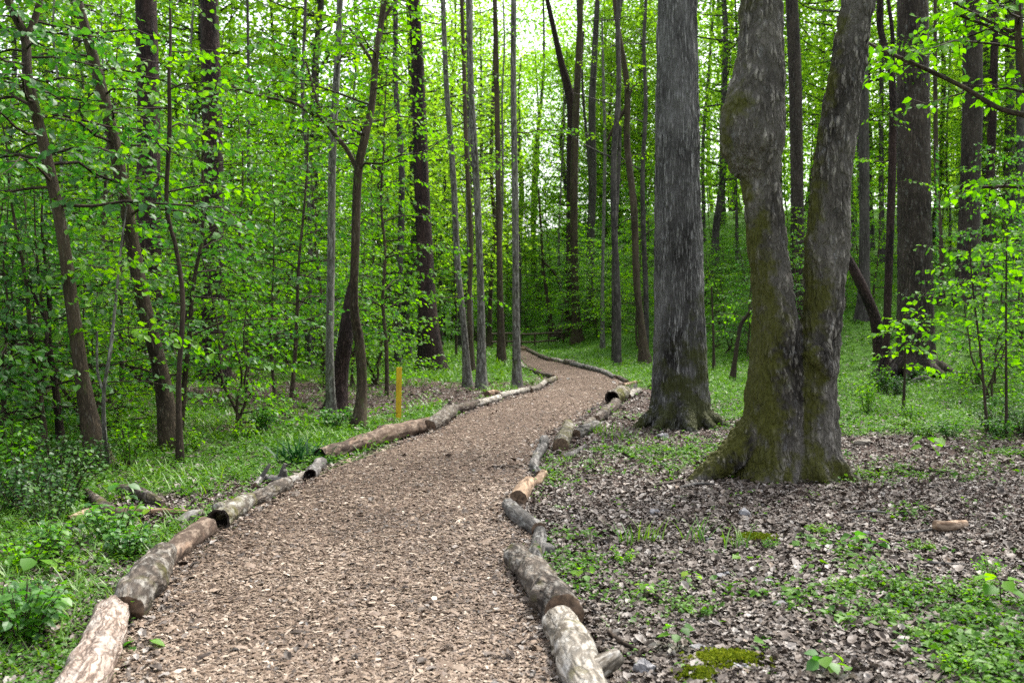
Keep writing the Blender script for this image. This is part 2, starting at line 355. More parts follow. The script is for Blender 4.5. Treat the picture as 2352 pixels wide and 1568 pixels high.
CHIP = (np.array([[-.14,0,0],[.12,0,.0],[-.17,.5,.07],[.15,.55,.05],[-.1,1,0],[.13,.93,.01]], float), np.array([[0,1,2],[1,3,2],[2,3,4],[3,5,4]]))
CURL = (np.array([[0,0,0],[-.28,.25,.16],[0,.3,.0],[.30,.27,.10],[-.36,.62,.20],[0,.62,.06],[.33,.60,.24],[-.15,.85,.14],[0,1,.16],[.17,.83,.1]], float),
        np.array([[0,2,1],[0,3,2],[1,2,5],[1,5,4],[2,3,6],[2,6,5],[4,5,7],[5,6,9],[5,8,7],[5,9,8]]))
def build_litter():
    x, d = polar(800000, 3.0, 26, .66, 2.2); m = path_in(x, d) > -.06; x, d = x[m][:220000], d[m][:220000]
    n = len(x); s = rng.lognormal(math.log(.0205), .42, n)*np.clip((d/6)**.35, .85, 2); s = np.clip(s, .010, .10)
    pos = np.stack([x, d, pathz(x, d)+rng.uniform(0, .014, n)], -1)
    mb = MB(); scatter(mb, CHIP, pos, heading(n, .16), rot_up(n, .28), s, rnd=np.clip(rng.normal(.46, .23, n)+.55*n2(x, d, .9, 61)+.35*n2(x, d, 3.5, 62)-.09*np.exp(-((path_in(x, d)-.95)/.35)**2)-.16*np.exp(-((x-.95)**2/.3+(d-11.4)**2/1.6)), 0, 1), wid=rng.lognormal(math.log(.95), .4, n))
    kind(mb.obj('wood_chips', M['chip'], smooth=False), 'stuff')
    x, d = polar(520000, 3.2, 36, .72, 1.9); p = path_in(x, d); g = greenness(x, d)
    right = x > np.interp(d, dr, xr)-.1
    keep = np.where(p > 0, rng.random(len(x)) < .008+.30*np.exp(-p/.07), rng.random(len(x)) < np.where(right, 1.0-.55*g, np.clip(.75-.75*g, .12, 1)))
    x, d = x[keep][:250000], d[keep][:250000]; n = len(x)
    s = np.clip(rng.lognormal(math.log(.030), .42, n), .012, .085)*np.clip((d/7)**.35, .9, 1.7)
    z = np.where(path_in(x, d) > 0, pathz(x, d), T(x, d)); pos = np.stack([x, d, z+rng.uniform(.0, .022, n)], -1)
    mb = MB(); scatter(mb, CURL, pos, heading(n, .25), rot_up(n, .36), s, rnd=np.clip(rng.beta(1.5, 2.1, n), 0, 1), wid=rng.uniform(.55, 1.25, n))
    kind(mb.obj('fallen_leaves', M['litter'], smooth=False), 'stuff')
build_litter()

def blade(n=4):
    ys = np.linspace(0, 1, n); w = .035*(1-ys**1.5)+.002; V = []
    for y, a in zip(ys, w): V += [[-a, y, -.45*y*y], [a, y, -.45*y*y]]
    Tr = []
    for i in range(n-1): Tr += [[2*i, 2*i+1, 2*i+2], [2*i+1, 2*i+3, 2*i+2]]
    return np.array(V, float), np.array(Tr)
BLADE = blade()
def build_cover():
    mb = MB(); x, d = polar(240000, 3.3, 62, .74, 1.55); p = path_in(x, d); g = greenness(x, d)
    cl = n2(x, d, 2.2, 55, 2)
    keep = (p < -.12) & (rng.random(len(x)) < np.clip((g-.14)*1.25+cl*1.3*np.clip(g*3, 0, 1), 0.008, 1)); keep |= (p < -.05) & (p > -.6) & (x < 0) & (rng.random(len(x)) < .10)
    keep &= ~((x > 1.1) & (d < 7.5) & (rng.random(len(x)) < .5))
    x, d = x[keep], d[keep]; n = len(x); k = 4
    h = np.clip(rng.lognormal(math.log(.045), .5, n), .012, .2)*np.clip((d/9)**.35, .75, 1.8)*np.where(x < 0, 1.15, .9)
    base = np.stack([x, d, T(x, d)], -1)
    ls = np.clip(rng.normal(.026, .009, n), .012, .06)*np.clip((d/7)**.6, .85, 3.4)
    ls = ls*np.where((x > 1.1) & (d < 7.5), 1.55, 1)
    r = rng.random(n)
    for j in range(k):
        a = rng.uniform(0, 2*math.pi, n); rad = h*rng.uniform(.2, .8, n)
        pos = base+np.stack([np.cos(a)*rad, np.sin(a)*rad, h*rng.uniform(.35, 1.05, n)], -1)
        fw = np.stack([np.cos(a), np.sin(a), rng.normal(-.05, .35, n)], -1)
        scatter(mb, LEAF_F, pos, fw, rot_up(n, .4), ls*rng.uniform(.7, 1.3, n), rnd=np.clip(r*.6+rng.random(n)*.4, 0, 1), wid=rng.uniform(.9, 1.5, n))
    kind(mb.obj('ground_cover', M['cover'], smooth=False), 'stuff')
    mb = MB(); x, d = polar(90000, 3.6, 60, .74, 1.45); p = path_in(x, d); g = greenness(x, d); cl = n2(x, d, 1.2, 77, 2)
    keep = (p < -.15) & (rng.random(len(x)) < np.clip((g-.25)*.8+cl*2.0*np.clip(g*2.5, 0, 1), .004, 1)*np.where((x > 0) & (d < 9), .22, .8)); x, d = x[keep][:26000], d[keep][:26000]; n = len(x)
    base = np.stack([x, d, T(x, d)-.01], -1)
    for j in range(4):
        a = rng.uniform(0, 2*math.pi, n); e = rng.uniform(.25, .9, n)
        fw = np.stack([np.cos(a)*e, np.sin(a)*e, np.ones(n)], -1)
        scatter(mb, BLADE, base+np.stack([rng.normal(0, .02, n), rng.normal(0, .02, n), np.zeros(n)], -1), fw, np.stack([-np.cos(a), -np.sin(a), e], -1), np.clip(rng.normal(.15, .05, n), .05, .3)*np.clip((d/9)**.3, .8, 1.6)*np.where(x > 0, .55, .85), wid=np.clip((d/7)**.7, 1, 4))
    kind(mb.obj('grass', M['grass'], smooth=False), 'stuff')
build_cover()

# ------------------------------------------------------------------ logs along the path
def log(name, label, pts, mat, ends=('cut', 'cut'), cat='log', group='logs edging the path', amp=.24, freq=5, stubs=(), seed=None, seg=44, endmat=None, lift=.86):
    seed = len(bpy.data.objects) % 97 if seed is None else seed
    C = []; Rr = []
    for px, py, rp in pts:
        d = hit(px, py, rp*lift/F); C.append(W(px, py, d)+np.array([0, 0, .018 if cat in ('stick', 'wood', 'branch') else 0])); Rr.append(rp*d/F)
    C = np.array(C); Rr = [q*(.91 if cat == 'log' else 1) for q in Rr]; C[0] += (C[0]-C[1])*.05; C[-1] += (C[-1]-C[-2])*.05; base = C.mean(0).copy(); base[2] = float(T(base[0], base[1]))
    L = np.linalg.norm(np.diff(C, axis=0), axis=1).sum(); k = max(4, int(L/.03/(len(pts)-1)))
    P = catmull(C, k); r = catmull(np.array(Rr)[:, None]*np.ones((1, 3)), k)[:, 0]
    P = P + np.stack([fbm(np.stack([np.linspace(0, L*1.6, len(P)), np.full(len(P), seed), np.full(len(P), q*9.)], -1), q, 2) for q in range(3)], -1)*np.array([.06, .06, .0])*min(1, r.mean()/.08)
    root = thing(name, base, label, cat, group)
    mb = MB(); rm = float(r.mean()); q = .1/max(rm, .05); V = tube(mb, P, r, seg, 0, amp, freq/max(rm/.1, .5), seed, jag=.45, rough=lambda b: rm*(.09*sstep(-.025, .025, fbm(b*[5*q, 5*q, 3*q], seed+7, 3))-.10*np.exp(-(fbm(b*[9*q, 9*q, 1.6*q], seed+9, 2)/.03)**2)))
    mb.obj('bark_body', mat, root, origin=base)
    t = nrm(np.gradient(P, axis=0))
    for e, idx, sg in ((0, 0, -1), (1, -1, 1)):
        ring = V[idx]; c = ring.mean(0); ax = t[idx]*sg; rad = r[idx]; m2 = MB(); n = len(ring)
        if ends[e] == 'hollow':
            inner = [ring, c+(ring-c)*.80+ax*.004, c+(ring-c)*.70-ax*rad*.8, c+(ring-c)*.5-ax*rad*2.2, c+(ring-c)*.05-ax*rad*2.4]
            m = M['rot']; nm = 'hollow_end'
        else:
            inner = [ring, c+(ring-c)*.93+ax*rad*.04, c+(ring-c)*.5+ax*rad*.05, c+(ring-c)*.03+ax*rad*.04]
            m = M['rot'] if ends[e] == 'dark' else M['cut']; nm = 'cut_end'
        VV = np.vstack(inner); Q = []
        for a in range(len(inner)-1):
            for j in range(n):
                q = [a*n+j, a*n+(j+1) % n, (a+1)*n+(j+1) % n, (a+1)*n+j]; Q.append(q if sg > 0 else q[::-1])
        m2.add(VV, Q); m2.obj(nm, m, root, origin=base)
    for (tt, az, ln, rs) in stubs:
        i = int(tt*(len(P)-1)); ax = t[i]; s = nrm(np.cross(ax, [0, 0, 1.])); dv = nrm(s*math.cos(R(az))+np.array([0, 0, 1.])*math.sin(R(az))+ax*.35)
        m3 = MB(); p0 = P[i]; tube(m3, catmull([p0, p0+dv*(r[i]+ln*.5), p0+dv*(r[i]+ln)], 4), np.interp(np.linspace(0, 1, 9), [0, 1], [rs*1.25, rs*.8]), 12, 0, .15, 9, seed+3, cap=True)
        m3.obj('branch_stub', mat, root, origin=base)
    return root
LOGS = [
 # left edge, from the camera outwards
 ('pale peeled log nearest the camera on the left edge, split at its end', [(165,1640,62),(205,1540,57),(258,1412,42)], 'log_pale', ('cut','cut'), ()),
 ('thick lichen-flecked log lying behind the pale peeled log', [(288,1398,40),(306,1372,49),(334,1330,45),(368,1278,34)], 'log_lichen', ('cut','cut'), ()),
 ('smooth reddish brown log lying between the lichen-flecked log and the hollow mossy one', [(352,1308,30),(410,1255,29),(468,1213,27)], 'log_brown', ('cut','cut'), ()),
 ('hollow mossy log with its dark open end facing the camera', [(503,1196,29),(530,1176,26),(575,1150,20)], 'log_moss', ('hollow','cut'), ((.25,120,.03,.05),)),
 ('knobbly grey log continuing behind the hollow mossy log', [(572,1152,19),(610,1135,20),(655,1112,18)], 'log_lichen', ('cut','cut'), ()),
 ('short whitish log piece between the forked driftwood and the stubby grey log', [(664,1104,11),(684,1097,11),(704,1090,10)], 'log_cream', ('cut','cut'), ()),
 ('stubby slate-grey log in front of the long log, beside the strap-leaved clump', [(714,1090,16),(724,1076,16),(736,1062,14)], 'log_grey', ('hollow','cut'), ()),
 ('long brown log with black patches and moss, below the yellow post', [(741,1045,18),(790,1030,18),(850,1009,20),(905,992,21),(985,974,16)], 'log_brown', ('hollow','cut'), ((.62,100,.02,.05),)),
 ('knotty tan and black log tilted up behind the long log', [(985,978,17),(1010,962,19),(1032,940,18)], 'log_lichen', ('cut','cut'), ((.9,80,.05,.03),)),
 ('dark mossy log after the knotty tilted log on the left edge', [(1040,942,10),(1066,935,11),(1094,926,10)], 'log_dark', ('cut','cut'), ((.0,75,.06,.02),)),
 ('clean pale log after the dark mossy log on the left edge', [(1092,928,9),(1120,920,9),(1146,913,8)], 'log_cream', ('cut','cut'), ()),
 ('short thick log end lying across behind the clean pale log', [(1120,906,9),(1136,903,9),(1150,905,8)], 'log_tan', ('cut','cut'), ()),
 ('slim bleached log leading towards the bend on the left edge', [(1148,909,8),(1180,901,7),(1218,894,6.5)], 'log_cream', ('cut','cut'), ()),
 ('mid-grey log piece just before the bend on the left edge', [(1219,895,6.5),(1232,891,6.5),(1243,887,6)], 'log_lichen', ('cut','cut'), ()),
 ('upright pale chunk at the inside of the bend', [(1240,887,6),(1247,881,6.5),(1252,876,6)], 'log_cream', ('cut','cut'), ()),
 ('mossy brown chunk at the tip of the bend', [(1252,877,6),(1264,874,7),(1274,869,6)], 'log_moss', ('cut','cut'), ()),
 ('dark thin log curving back from the tip of the bend', [(1270,864,5.5),(1245,858,5.5),(1214,848,5)], 'log_dark', ('cut','cut'), ()),
 ('tiny pale log beyond the dark thin log on the left edge', [(1210,846,4.5),(1200,840,4.5),(1197,834,4)], 'log_cream', ('cut','cut'), ()),
 # right edge
 ('big white weathered log nearest the camera on the right edge', [(1375,1660,54),(1345,1570,50),(1312,1490,50),(1284,1432,42)], 'log_cream', ('cut','cut'), ((.42,20,.10,.045),)),
 ('cracked grey-brown bark log with a tan sawn end behind the white log', [(1295,1408,47),(1262,1365,47),(1226,1318,40),(1186,1278,30)], 'log_lichen', ('cut','cut'), ((.22,165,.03,.06),)),
 ('grey furrowed forked log standing beyond the cracked bark log', [(1226,1290,17),(1234,1255,19),(1240,1222,17)], 'log_grey', ('cut','cut'), ((.45,-12,.06,.045),)),
 ('crooked grey log with a mossy knob pointing left across the edge', [(1240,1216,21),(1208,1196,21),(1182,1178,20),(1166,1158,15)], 'log_grey', ('cut','cut'), ()),
 ('tan bare log standing on the right edge above the crooked grey log', [(1192,1146,20),(1200,1126,20),(1214,1108,16)], 'log_tan', ('cut','cut'), ()),
 ('small cream curved branch piece joining the tan log', [(1216,1112,10),(1234,1104,11),(1246,1088,10)], 'log_tan', ('cut','cut'), ()),
 ('curved slate-grey pole on the right edge below the short mossy log', [(1240,1088,11),(1226,1072,11),(1234,1048,11),(1248,1022,12),(1250,1008,11)], 'log_grey', ('cut','cut'), ()),
 ('short mossy log showing a round sawn end to the camera', [(1288,1022,19),(1294,1006,18),(1304,978,14)], 'log_moss', ('cut','cut'), ()),
 ('thin forked grey stick log lying right of the short mossy log', [(1292,1048,6),(1318,1040,7),(1344,1026,6)], 'log_grey', ('cut','cut'), ()),
 ('grey split stump piece behind the short mossy log', [(1322,996,12),(1344,986,13),(1368,974,10)], 'log_grey', ('cut','cut'), ((.2,80,.03,.03),)),
 ('small pale knobbed log between the split stump piece and the blackened log', [(1340,978,8),(1355,970,9),(1368,962,9)], 'log_lichen', ('cut','cut'), ()),
 ('blackened log with pale bark flakes leading up to the hollow stump', [(1370,962,12),(1394,945,13),(1416,926,12)], 'log_dark', ('cut','cut'), ()),
 ('hollow arched stump piece with green moss at the bend', [(1408,914,19),(1420,906,19),(1436,900,16)], 'log_moss', ('hollow','cut'), ()),
 ('white forked log behind the hollow arched stump', [(1444,910,7),(1456,900,9),(1468,896,6)], 'log_cream', ('cut','cut'), ((.5,80,.10,.03),)),
 ('jumble-top pale branch piece at the far side of the bend', [(1432,884,5),(1448,881,5),(1470,877,4)], 'log_tan', ('cut','cut'), ()),
 ('short dark log at the outer bend before the long far log', [(1440,876,5),(1430,871,5.5),(1420,866,5)], 'log_dark', ('cut','cut'), ()),
 ('long slim far log along the outer curve', [(1412,866,6),(1380,852,6.5),(1340,842,7),(1316,836,6.5)], 'log_grey', ('cut','cut'), ()),
 ('rounded far log end sitting on the outer curve', [(1318,834,7),(1308,832,8),(1300,831,7)], 'log_lichen', ('cut','cut'), ()),
 ('pale far log on the outer curve after the rounded log end', [(1298,832,5),(1284,828,5.5),(1268,825,5)], 'log_cream', ('cut','cut'), ()),
 ('dark far log close to where the path narrows', [(1262,826,5),(1248,820,5.5),(1240,817,5)], 'log_dark', ('cut','cut'), ()),
 ('farthest dark log where the path disappears', [(1236,815,4.5),(1222,808,4.5),(1212,803,4)], 'log_dark', ('cut','cut'), ()),
 ('little pale log beside the farthest dark log', [(1206,802,3.5),(1194,799,3.5),(1184,797,3.5)], 'log_tan', ('cut','cut'), ()),
]
for lab, pts, mt, ends, st in LOGS:
    log('hollow_log' if 'hollow' in ends else 'log', lab, pts, M[mt], ends, stubs=st)
# loose dead wood on the left verge
for lab, pts, mt in [
 ('dark curved dead branch rising from the weeds left of the smooth brown log', [(205,1135,8),(232,1162,14),(262,1186,18),(300,1183,13),(335,1180,8)], 'log_dark'),
 ('dead grey limb with lichen lying behind the dark curved branch', [(276,1124,9),(310,1133,13),(345,1148,12),(372,1164,6)], 'log_lichen'),
 ('pale broken branch left of the dark curved branch', [(160,1196,6),(192,1184,9),(218,1178,10)], 'log_tan'),
 ('bleached thin stick on the weeds in front of the pale broken branch', [(122,1208,4),(160,1214,5),(200,1240,5)], 'log_grey'),
 ('silvery splintered root wood against the hollow log', [(412,1206,8),(435,1192,13),(462,1184,10)], 'log_grey'),
 ('straight slim dead branch reaching to the splintered root wood', [(318,1182,5),(370,1178,6),(428,1182,6)], 'log_tan')]:
    log('dead_branch', lab, pts, M[mt], cat='branch', group='dead wood on the left verge', seg=14, amp=.2)
log('driftwood', 'forked silvery driftwood with upright prongs behind the knobbly grey log', [(588,1118,6),(604,1102,8),(640,1106,9),(664,1112,7)], M['log_grey'], cat='branch', amp=.25, seg=14, group='dead wood on the left verge', stubs=((.25,60,.14,.018),(.7,100,.13,.02),(.9,70,.10,.02)))

# sticks and stones on the litter
for i, (lab, pts) in enumerate([
 ('dark straight stick lying on the path near the right edge', [(1132,1074,2.5),(1165,1076,3),(1192,1072,2)]),
 ('long thin twig in front of the big grey trunk', [(1470,1130,2),(1510,1118,3),(1560,1108,3)]),
 ('grey twig by the tip of the long mossy root', [(1560,1124,2.5),(1600,1114,3.5),(1640,1116,2)]),
 ('curved pale-tipped twig in front of the burl tree', [(1852,1136,2),(1870,1152,3),(1912,1158,3),(1932,1140,2)]),
 ('thin twig just beyond the curved pale-tipped twig', [(1950,1112,3),(1975,1126,3),(2002,1148,2)]),
 ('straight bleached twig right of the burl tree', [(1940,1182,2.5),(1990,1178,2.5),(2062,1184,2)]),
 ('long thin stick on the pale patch at the far right litter', [(2040,1084,2),(2110,1082,2.5),(2200,1092,2)]),
 ('dark short stick on the litter left of the lone brown billet', [(1976,1256,4),(2005,1254,4.5),(2030,1250,3)]),
 ('slim bleached stick near the lower right greens', [(2136,1296,3),(2170,1300,3),(2214,1302,3)]),
 ('reddish stick beside the white log nearest the camera', [(1396,1458,5),(1428,1482,6),(1462,1500,6)]),
 ('short brown stick in the middle of the leaf litter', [(1418,1328,3),(1434,1346,4),(1448,1364,3)]),
 ('dark stick near the right frame edge', [(2060,1230,2.5),(2130,1222,3),(2180,1206,2)]),
 ('mossy grey twig in the weeds at lower left', [(0,1480,4),(55,1452,4),(100,1456,4),(172,1506,4)])]):
    log('stick', lab, pts, M['log_grey' if i % 3 == 2 else 'twig' if i % 3 == 0 else 'log_dark'], cat='stick', group='sticks on the forest floor', seg=8, amp=.1, lift=1)
log('wood_billet', 'smooth light brown billet of wood lying alone on the right litter', [(2152,1212,12),(2180,1214,13),(2215,1208,8)], M['log_tan'], cat='wood', group=None, seg=16)
log('wood_billet', 'small cream chip of wood right of the burl tree foot', [(1962,1020,5),(1980,1019,6),(1996,1017,5)], M['log_cream'], cat='wood', group=None, seg=12)

def stone(px, py, w, h, label, seed):
    d = hit(px, py); c = W(px, py, d); s = w*d/F; hh = h*d/F
    mb = MB(); nu, nv = 20, 12; th = np.linspace(0, 2*math.pi, nu, endpoint=False); ph = np.linspace(.02, math.pi-.02, nv)
    D = np.stack([np.sin(ph)[:, None]*np.cos(th), np.sin(ph)[:, None]*np.sin(th), np.repeat(np.cos(ph)[:, None], nu, 1)], -1)
    D = np.sign(D)*np.abs(D)**.8; D = D*(1+1.1*fbm(D*2.1+seed*3.1, seed, 3))[..., None]
    V = (D*np.array([s*.55, s*.45, hh*.75])).reshape(-1, 3)+c+np.array([0, 0, .012])
    i = np.arange(nv-1)[:, None]*nu; j = np.arange(nu)[None]; k = (j+1) % nu
    mb.add(V, np.stack([i+j, i+nu+j, i+nu+k, i+k], -1).reshape(-1, 4))
    o = mb.obj('stone', M['stone'], origin=c, smooth=False); o.location = c; tag(o, label, 'stone', 'stones in the leaf litter')
for i, (px, py, w, h, lab) in enumerate([
 (1522,1006,26,12,'flat dark-edged stone at the foot of the big grey trunk'),
 (1712,1185,24,18,'whitish stone upslope in the litter below the burl tree'),
 (1504,1182,22,12,'grey flat stone in the litter right of the crooked grey log'),
 (1506,1240,24,10,'low grey stone close to the grass tufts'),
 (1632,1244,22,8,'thin pale stone right of the grass tufts'),
 (1655,1330,26,11,'white flat stone half buried in mid litter'),
 (1668,1322,16,8,'little pale stone behind the white flat stone'),
 (1766,1342,22,10,'bluish stone at mid right litter'),
 (1608,1496,40,14,'broad grey stone by the yellow moss patch'),
 (1480,1548,44,30,'lumpy brown-grey stone by the bottom right of the white log'),
 (1700,1540,36,14,'pale slab stone below the yellow moss patch'),
 (1790,1392,30,10,'flat bluish stone beside the lower right greens'),
 (1990,1230,14,10,'small stone by the dark short stick')]):
    stone(px, py, w, h, lab, i+1)

# yellow post
def build_post():
    d = hit(915, 966); b = W(915, 966, d); b[2] = float(T(b[0], b[1])); w = 12.5*d/F/2; h = 123*d/F; t = .012
    root = thing('marker_post', b, 'flat yellow painted marker post standing behind the long brown log', 'post')
    mb = MB(); ys = np.linspace(-.1, h-.012, 9)
    sec = np.array([[-w,-t],[-w+.004,-t-.003],[w-.004,-t-.003],[w,-t],[w,t],[-w,t]])
    V = np.concatenate([np.c_[sec, np.full(6, y)] for y in ys]+[np.c_[sec*[.95, .7], np.full(6, h)]]); V[:, 0] += .012*V[:, 2]/h
    n = 6; Q = [[a*n+j, a*n+(j+1) % n, (a+1)*n+(j+1) % n, (a+1)*n+j] for a in range(9) for j in range(n)]
    mb.add(V, Q, [[9*n, 9*n+1, 9*n+2], [9*n, 9*n+2, 9*n+3], [9*n, 9*n+3, 9*n+4], [9*n, 9*n+4, 9*n+5]]); o = mb.obj('post_board', M['post'], root, smooth=False); o.rotation_euler.z = R(8)
    for z in (.25, h-.08):
        m2 = MB(); a = np.linspace(0, 2*math.pi, 10, endpoint=False); c = np.c_[np.cos(a)*.006+.012*z/h, np.full(10, -t-.0045), np.sin(a)*.006+z]; m2.add(np.vstack([c, c.mean(0)-[0, .004, 0]]), None, [[10, j, (j+1) % 10] for j in range(10)]); s = m2.obj('nail_head', M['rail'], root); s.rotation_euler.z = R(8)
build_post()

# far wooden railing where the path leaves the view
def build_railing():
    d = 47.0; a, b = W(1130, 770, d), W(1292, 768, d+1.5)
    root = thing('wooden_railing', (a[0], a[1], float(T(a[0], a[1]))), 'low weathered wooden railing far off where the path disappears', 'railing'); o = np.array(root.location)
    for k in range(6):
        p = a+(b-a)*k/5; m = MB(); z = float(T(p[0], p[1])); tube(m, [[p[0], p[1], z-.2], [p[0], p[1], z+.5], [p[0], p[1], p[2]+.12]], .05, 8, 0, .05, cap=True, seed=k); m.obj('rail_post', M['rail'], root, origin=o)
    for dz in (.06, -.32):
        m = MB(); q = np.array([a+(b-a)*t+[0, -.06, dz+.03*math.sin(t*9)] for t in np.linspace(-.02, 1.02, 9)]); tube(m, q, .045, 8, 0, .08, cap=True, seed=int(dz*50)+40); m.obj('rail', M['rail'], root, origin=o)
build_railing()

# ------------------------------------------------------------------ the big trunks: overlapping stems fused into one skin
def fused_trunk(name, stems, roots, base, voxel, mat, root, rough, seed, smooth=9):
    mb = MB()
    for P, r in stems: tube(mb, catmull(P, 6), catmull(np.array(r)[:, None]*np.ones((1, 3)), 6)[:, 0], 28, cap=True)
    for P, r in roots: tube(mb, catmull(P, 6), catmull(np.array(r)[:, None]*np.ones((1, 3)), 6)[:, 0], 14, cap=True)
    tmp = mb.obj('tmp', mat)
    md = tmp.modifiers.new('r', 'REMESH'); md.mode = 'VOXEL'; md.voxel_size = voxel
    sm = tmp.modifiers.new('s', 'SMOOTH'); sm.iterations = smooth; sm.factor = .5
    dg = bpy.context.evaluated_depsgraph_get(); me = bpy.data.meshes.new_from_object(tmp.evaluated_get(dg)); bpy.data.objects.remove(tmp)
    n = len(me.vertices); co = np.zeros(n*3, np.float32); me.vertices.foreach_get('co', co); co = co.reshape(-1, 3).astype(float)
    no = np.zeros(n*3, np.float32); me.vertices.foreach_get('normal', no); no = no.reshape(-1, 3)
    loc = co-base; off, fur = rough(loc, True); co = co+no*off[:, None]
    me.vertices.foreach_set('co', (co-base).astype(np.float32).ravel())
    for a in list(me.attributes):
        if a.name in ('bc', 'rnd'): me.attributes.remove(a)
    a = me.attributes.new('bc', 'FLOAT_VECTOR', 'POINT'); a.data.foreach_set('vector', loc.astype(np.float32).ravel())
    a = me.attributes.new('side', 'FLOAT', 'POINT'); a.data.foreach_set('value', no[:, 0].astype(np.float32))
    a = me.attributes.new('fur', 'FLOAT', 'POINT'); a.data.foreach_set('value', fur.astype(np.float32))
    me.materials.clear(); me.materials.append(mat); me.polygons.foreach_set('use_smooth', np.ones(len(me.polygons), bool)); me.update()
    o = bpy.data.objects.new(name, me); COL.objects.link(o); o.parent = root; return o
def ridges(f, fz, amp, seed, lump=.02, burl=None):
    def fn(p, both=False):
        w = np.stack([fbm(p*4+11*k, seed+k, 2) for k in range(3)], -1)*.10
        q = (p+w)*np.array([f, f, fz]); r = np.abs(fbm(q, seed, 3))*4
        out = amp*(np.minimum(r, 1)-.5)+lump*fbm(p*[2.5, 2.5, 1.1], seed+5, 3)
        return (out, np.minimum(r, 1)) if both else out
    return fn
def stem_px(pts, d, dy=0.0):
    P = [W(a, b, d)+np.array([0, dy, 0]) for a, b, _ in pts]; return P, [c*d/F for _, _, c in pts]
def root_arm(base, az, r0, ln, h0, r1=.03, bend=0.0):
    a = R(az); u = np.array([math.cos(a), math.sin(a), 0]); v = np.array([-math.sin(a), math.cos(a), 0])
    q = [base+np.array([0, 0, h0])+u*ln*.12, base+np.array([0, 0, h0*.50])+u*ln*.42, base+np.array([0, 0, h0*.12])+u*ln*.75+v*bend*.4, base+np.array([0, 0, -.06])+u*ln+v*bend]
    return q, [r0, r0*.72, r0*.42, r1]
def big_trees():
    # straight grey trunk
    d = hit(1560, 985)+.35; base = W(1562, 985, d); base[2] = float(T(base[0], base[1]))
    r = thing('tulip_poplar', base, 'tallest straight grey furrowed trunk beside the path bend, mossy at its foot', 'tree')
    st = stem_px([(1562,1015,86),(1562,980,80),(1562,940,71),(1562,860,63),(1560,700,57),(1557,500,53),(1556,300,50),(1555,0,45),(1553,-300,42),(1552,-600,38)], d)
    rt = [root_arm(base, az, k*.20, k*.95, .42, .03, b) for az, k, b in ((-165,.85,.1),(-128,.8,-.05),(-88,.95,.05),(-52,.8,0),(-14,.8,.05),(40,.9,0),(120,.9,0))]
    fused_trunk('trunk', [st], rt, base, .016, M['poplar'], r, ridges(22, 1.5, .030, 3), 3, 4)
    # burl tree with two stems
    d = hit(1790, 1114)+.42; base = W(1806, 1110, d); base[2] = float(T(base[0], base[1])); k = d/F
    r = thing('burl_tree', base, 'mossy tree forking into two stems, the left one with a swollen burl', 'tree')
    L = stem_px([(1770,1145,98),(1772,1095,86),(1776,1020,76),(1780,930,68),(1782,830,60),(1780,740,55),(1775,670,51),(1768,590,48),(1760,510,46),(1752,435,46),(1746,398,51),(1736,366,64),(1730,322,74),(1732,262,72),(1741,190,62),(1747,110,53),(1749,0,48),(1744,-250,43),(1740,-520,38)], d)
    Rt = stem_px([(1862,1145,88),(1862,1090,78),(1862,1010,66),(1864,930,60),(1870,850,55),(1884,760,47),(1892,670,46),(1901,580,50),(1904,520,47),(1913,400,45),(1929,256,43),(1952,128,41),(1976,0,40),(2024,-250,38),(2072,-520,34)], d, .03)
    bulge = [W(1742, 350, d), W(1728, 300, d), W(1738, 240, d)], [52*k, 66*k, 52*k]
    rt = [root_arm(base+np.array([-.12, 0, 0]), -168, .22, 1.0, .50, .035, .05), root_arm(base, -135, .17, .55, .35, .04), root_arm(base, -98, .16, .52, .30, .04), root_arm(base+np.array([.15,0,0]), -70, .16, .5, .3, .04), root_arm(base+np.array([.22, 0, 0]), -30, .16, .52, .35, .04), root_arm(base+np.array([.2,0,0]), 20, .18, .5, .4, .04), root_arm(base, 100, .2, .8, .4, .04)]
    collar = [W(1850, 800, d)+[0, -.12, 0], W(1868, 820, d)+[0, -.17, 0], W(1890, 868, d)+[0, -.16, 0]], [.10, .12, .07]
    fused_trunk('trunk', [L, Rt, bulge, collar], rt, base, .013, M['burlbark'], r, ridges(19, 4.6, .030, 8, .08), 8, 4)
    # oak on the right
    d = hit(2105, 868)+.4; base = W(2104, 868, d); base[2] = float(T(base[0], base[1]))
    r = thing('oak_tree', base, 'thick brown trunk on the right with a curled root at its foot', 'tree')
    st = stem_px([(2106,895,52),(2106,860,48),(2104,800,43),(2102,650,39),(2100,480,37),(2098,250,36),(2096,0,34),(2095,-260,31),(2094,-500,28)], d)
    rt = [root_arm(base, az, .24, 1.1, .42, .05, b) for az, b in ((-160,.2),(-120,-.1),(-75,.1),(-30,0),(10,.2),(80,0),(150,0))]
    fused_trunk('trunk', [st], rt, base, .035, M['oak'], r, ridges(16, 2.4, .02, 12), 12)
    m = MB(); q = [W(a, b, d-1.0-.006*abs(a-2100)) for a, b in ((2062,900),(2085,886),(2105,872),(2125,867),(2142,876))]; tube(m, catmull(q, 6), np.interp(np.linspace(0, 1, 25), [0, .3, 1], [.03, .06, .05]), 12, 0, .1, cap=True); m.obj('curled_root', M['log_grey'], r, origin=base)
    # climbing ivy on its right flank
    m = MB(); zz = rng.uniform(1.8, 5.2, 260); a = rng.normal(-.35, .22, 260); pos = np.stack([base[0]+.42*np.cos(a), base[1]+.44*np.sin(a), base[2]+zz], -1); fw = np.stack([np.cos(a), np.sin(a), -.8+rng.normal(0, .3, 260)], -1); scatter(m, LEAF_N, pos, fw, rot_up(260, .6), rng.uniform(.05, .1, 260)); m.obj('ivy', M['leaf_deep'], r, origin=base)
big_trees()

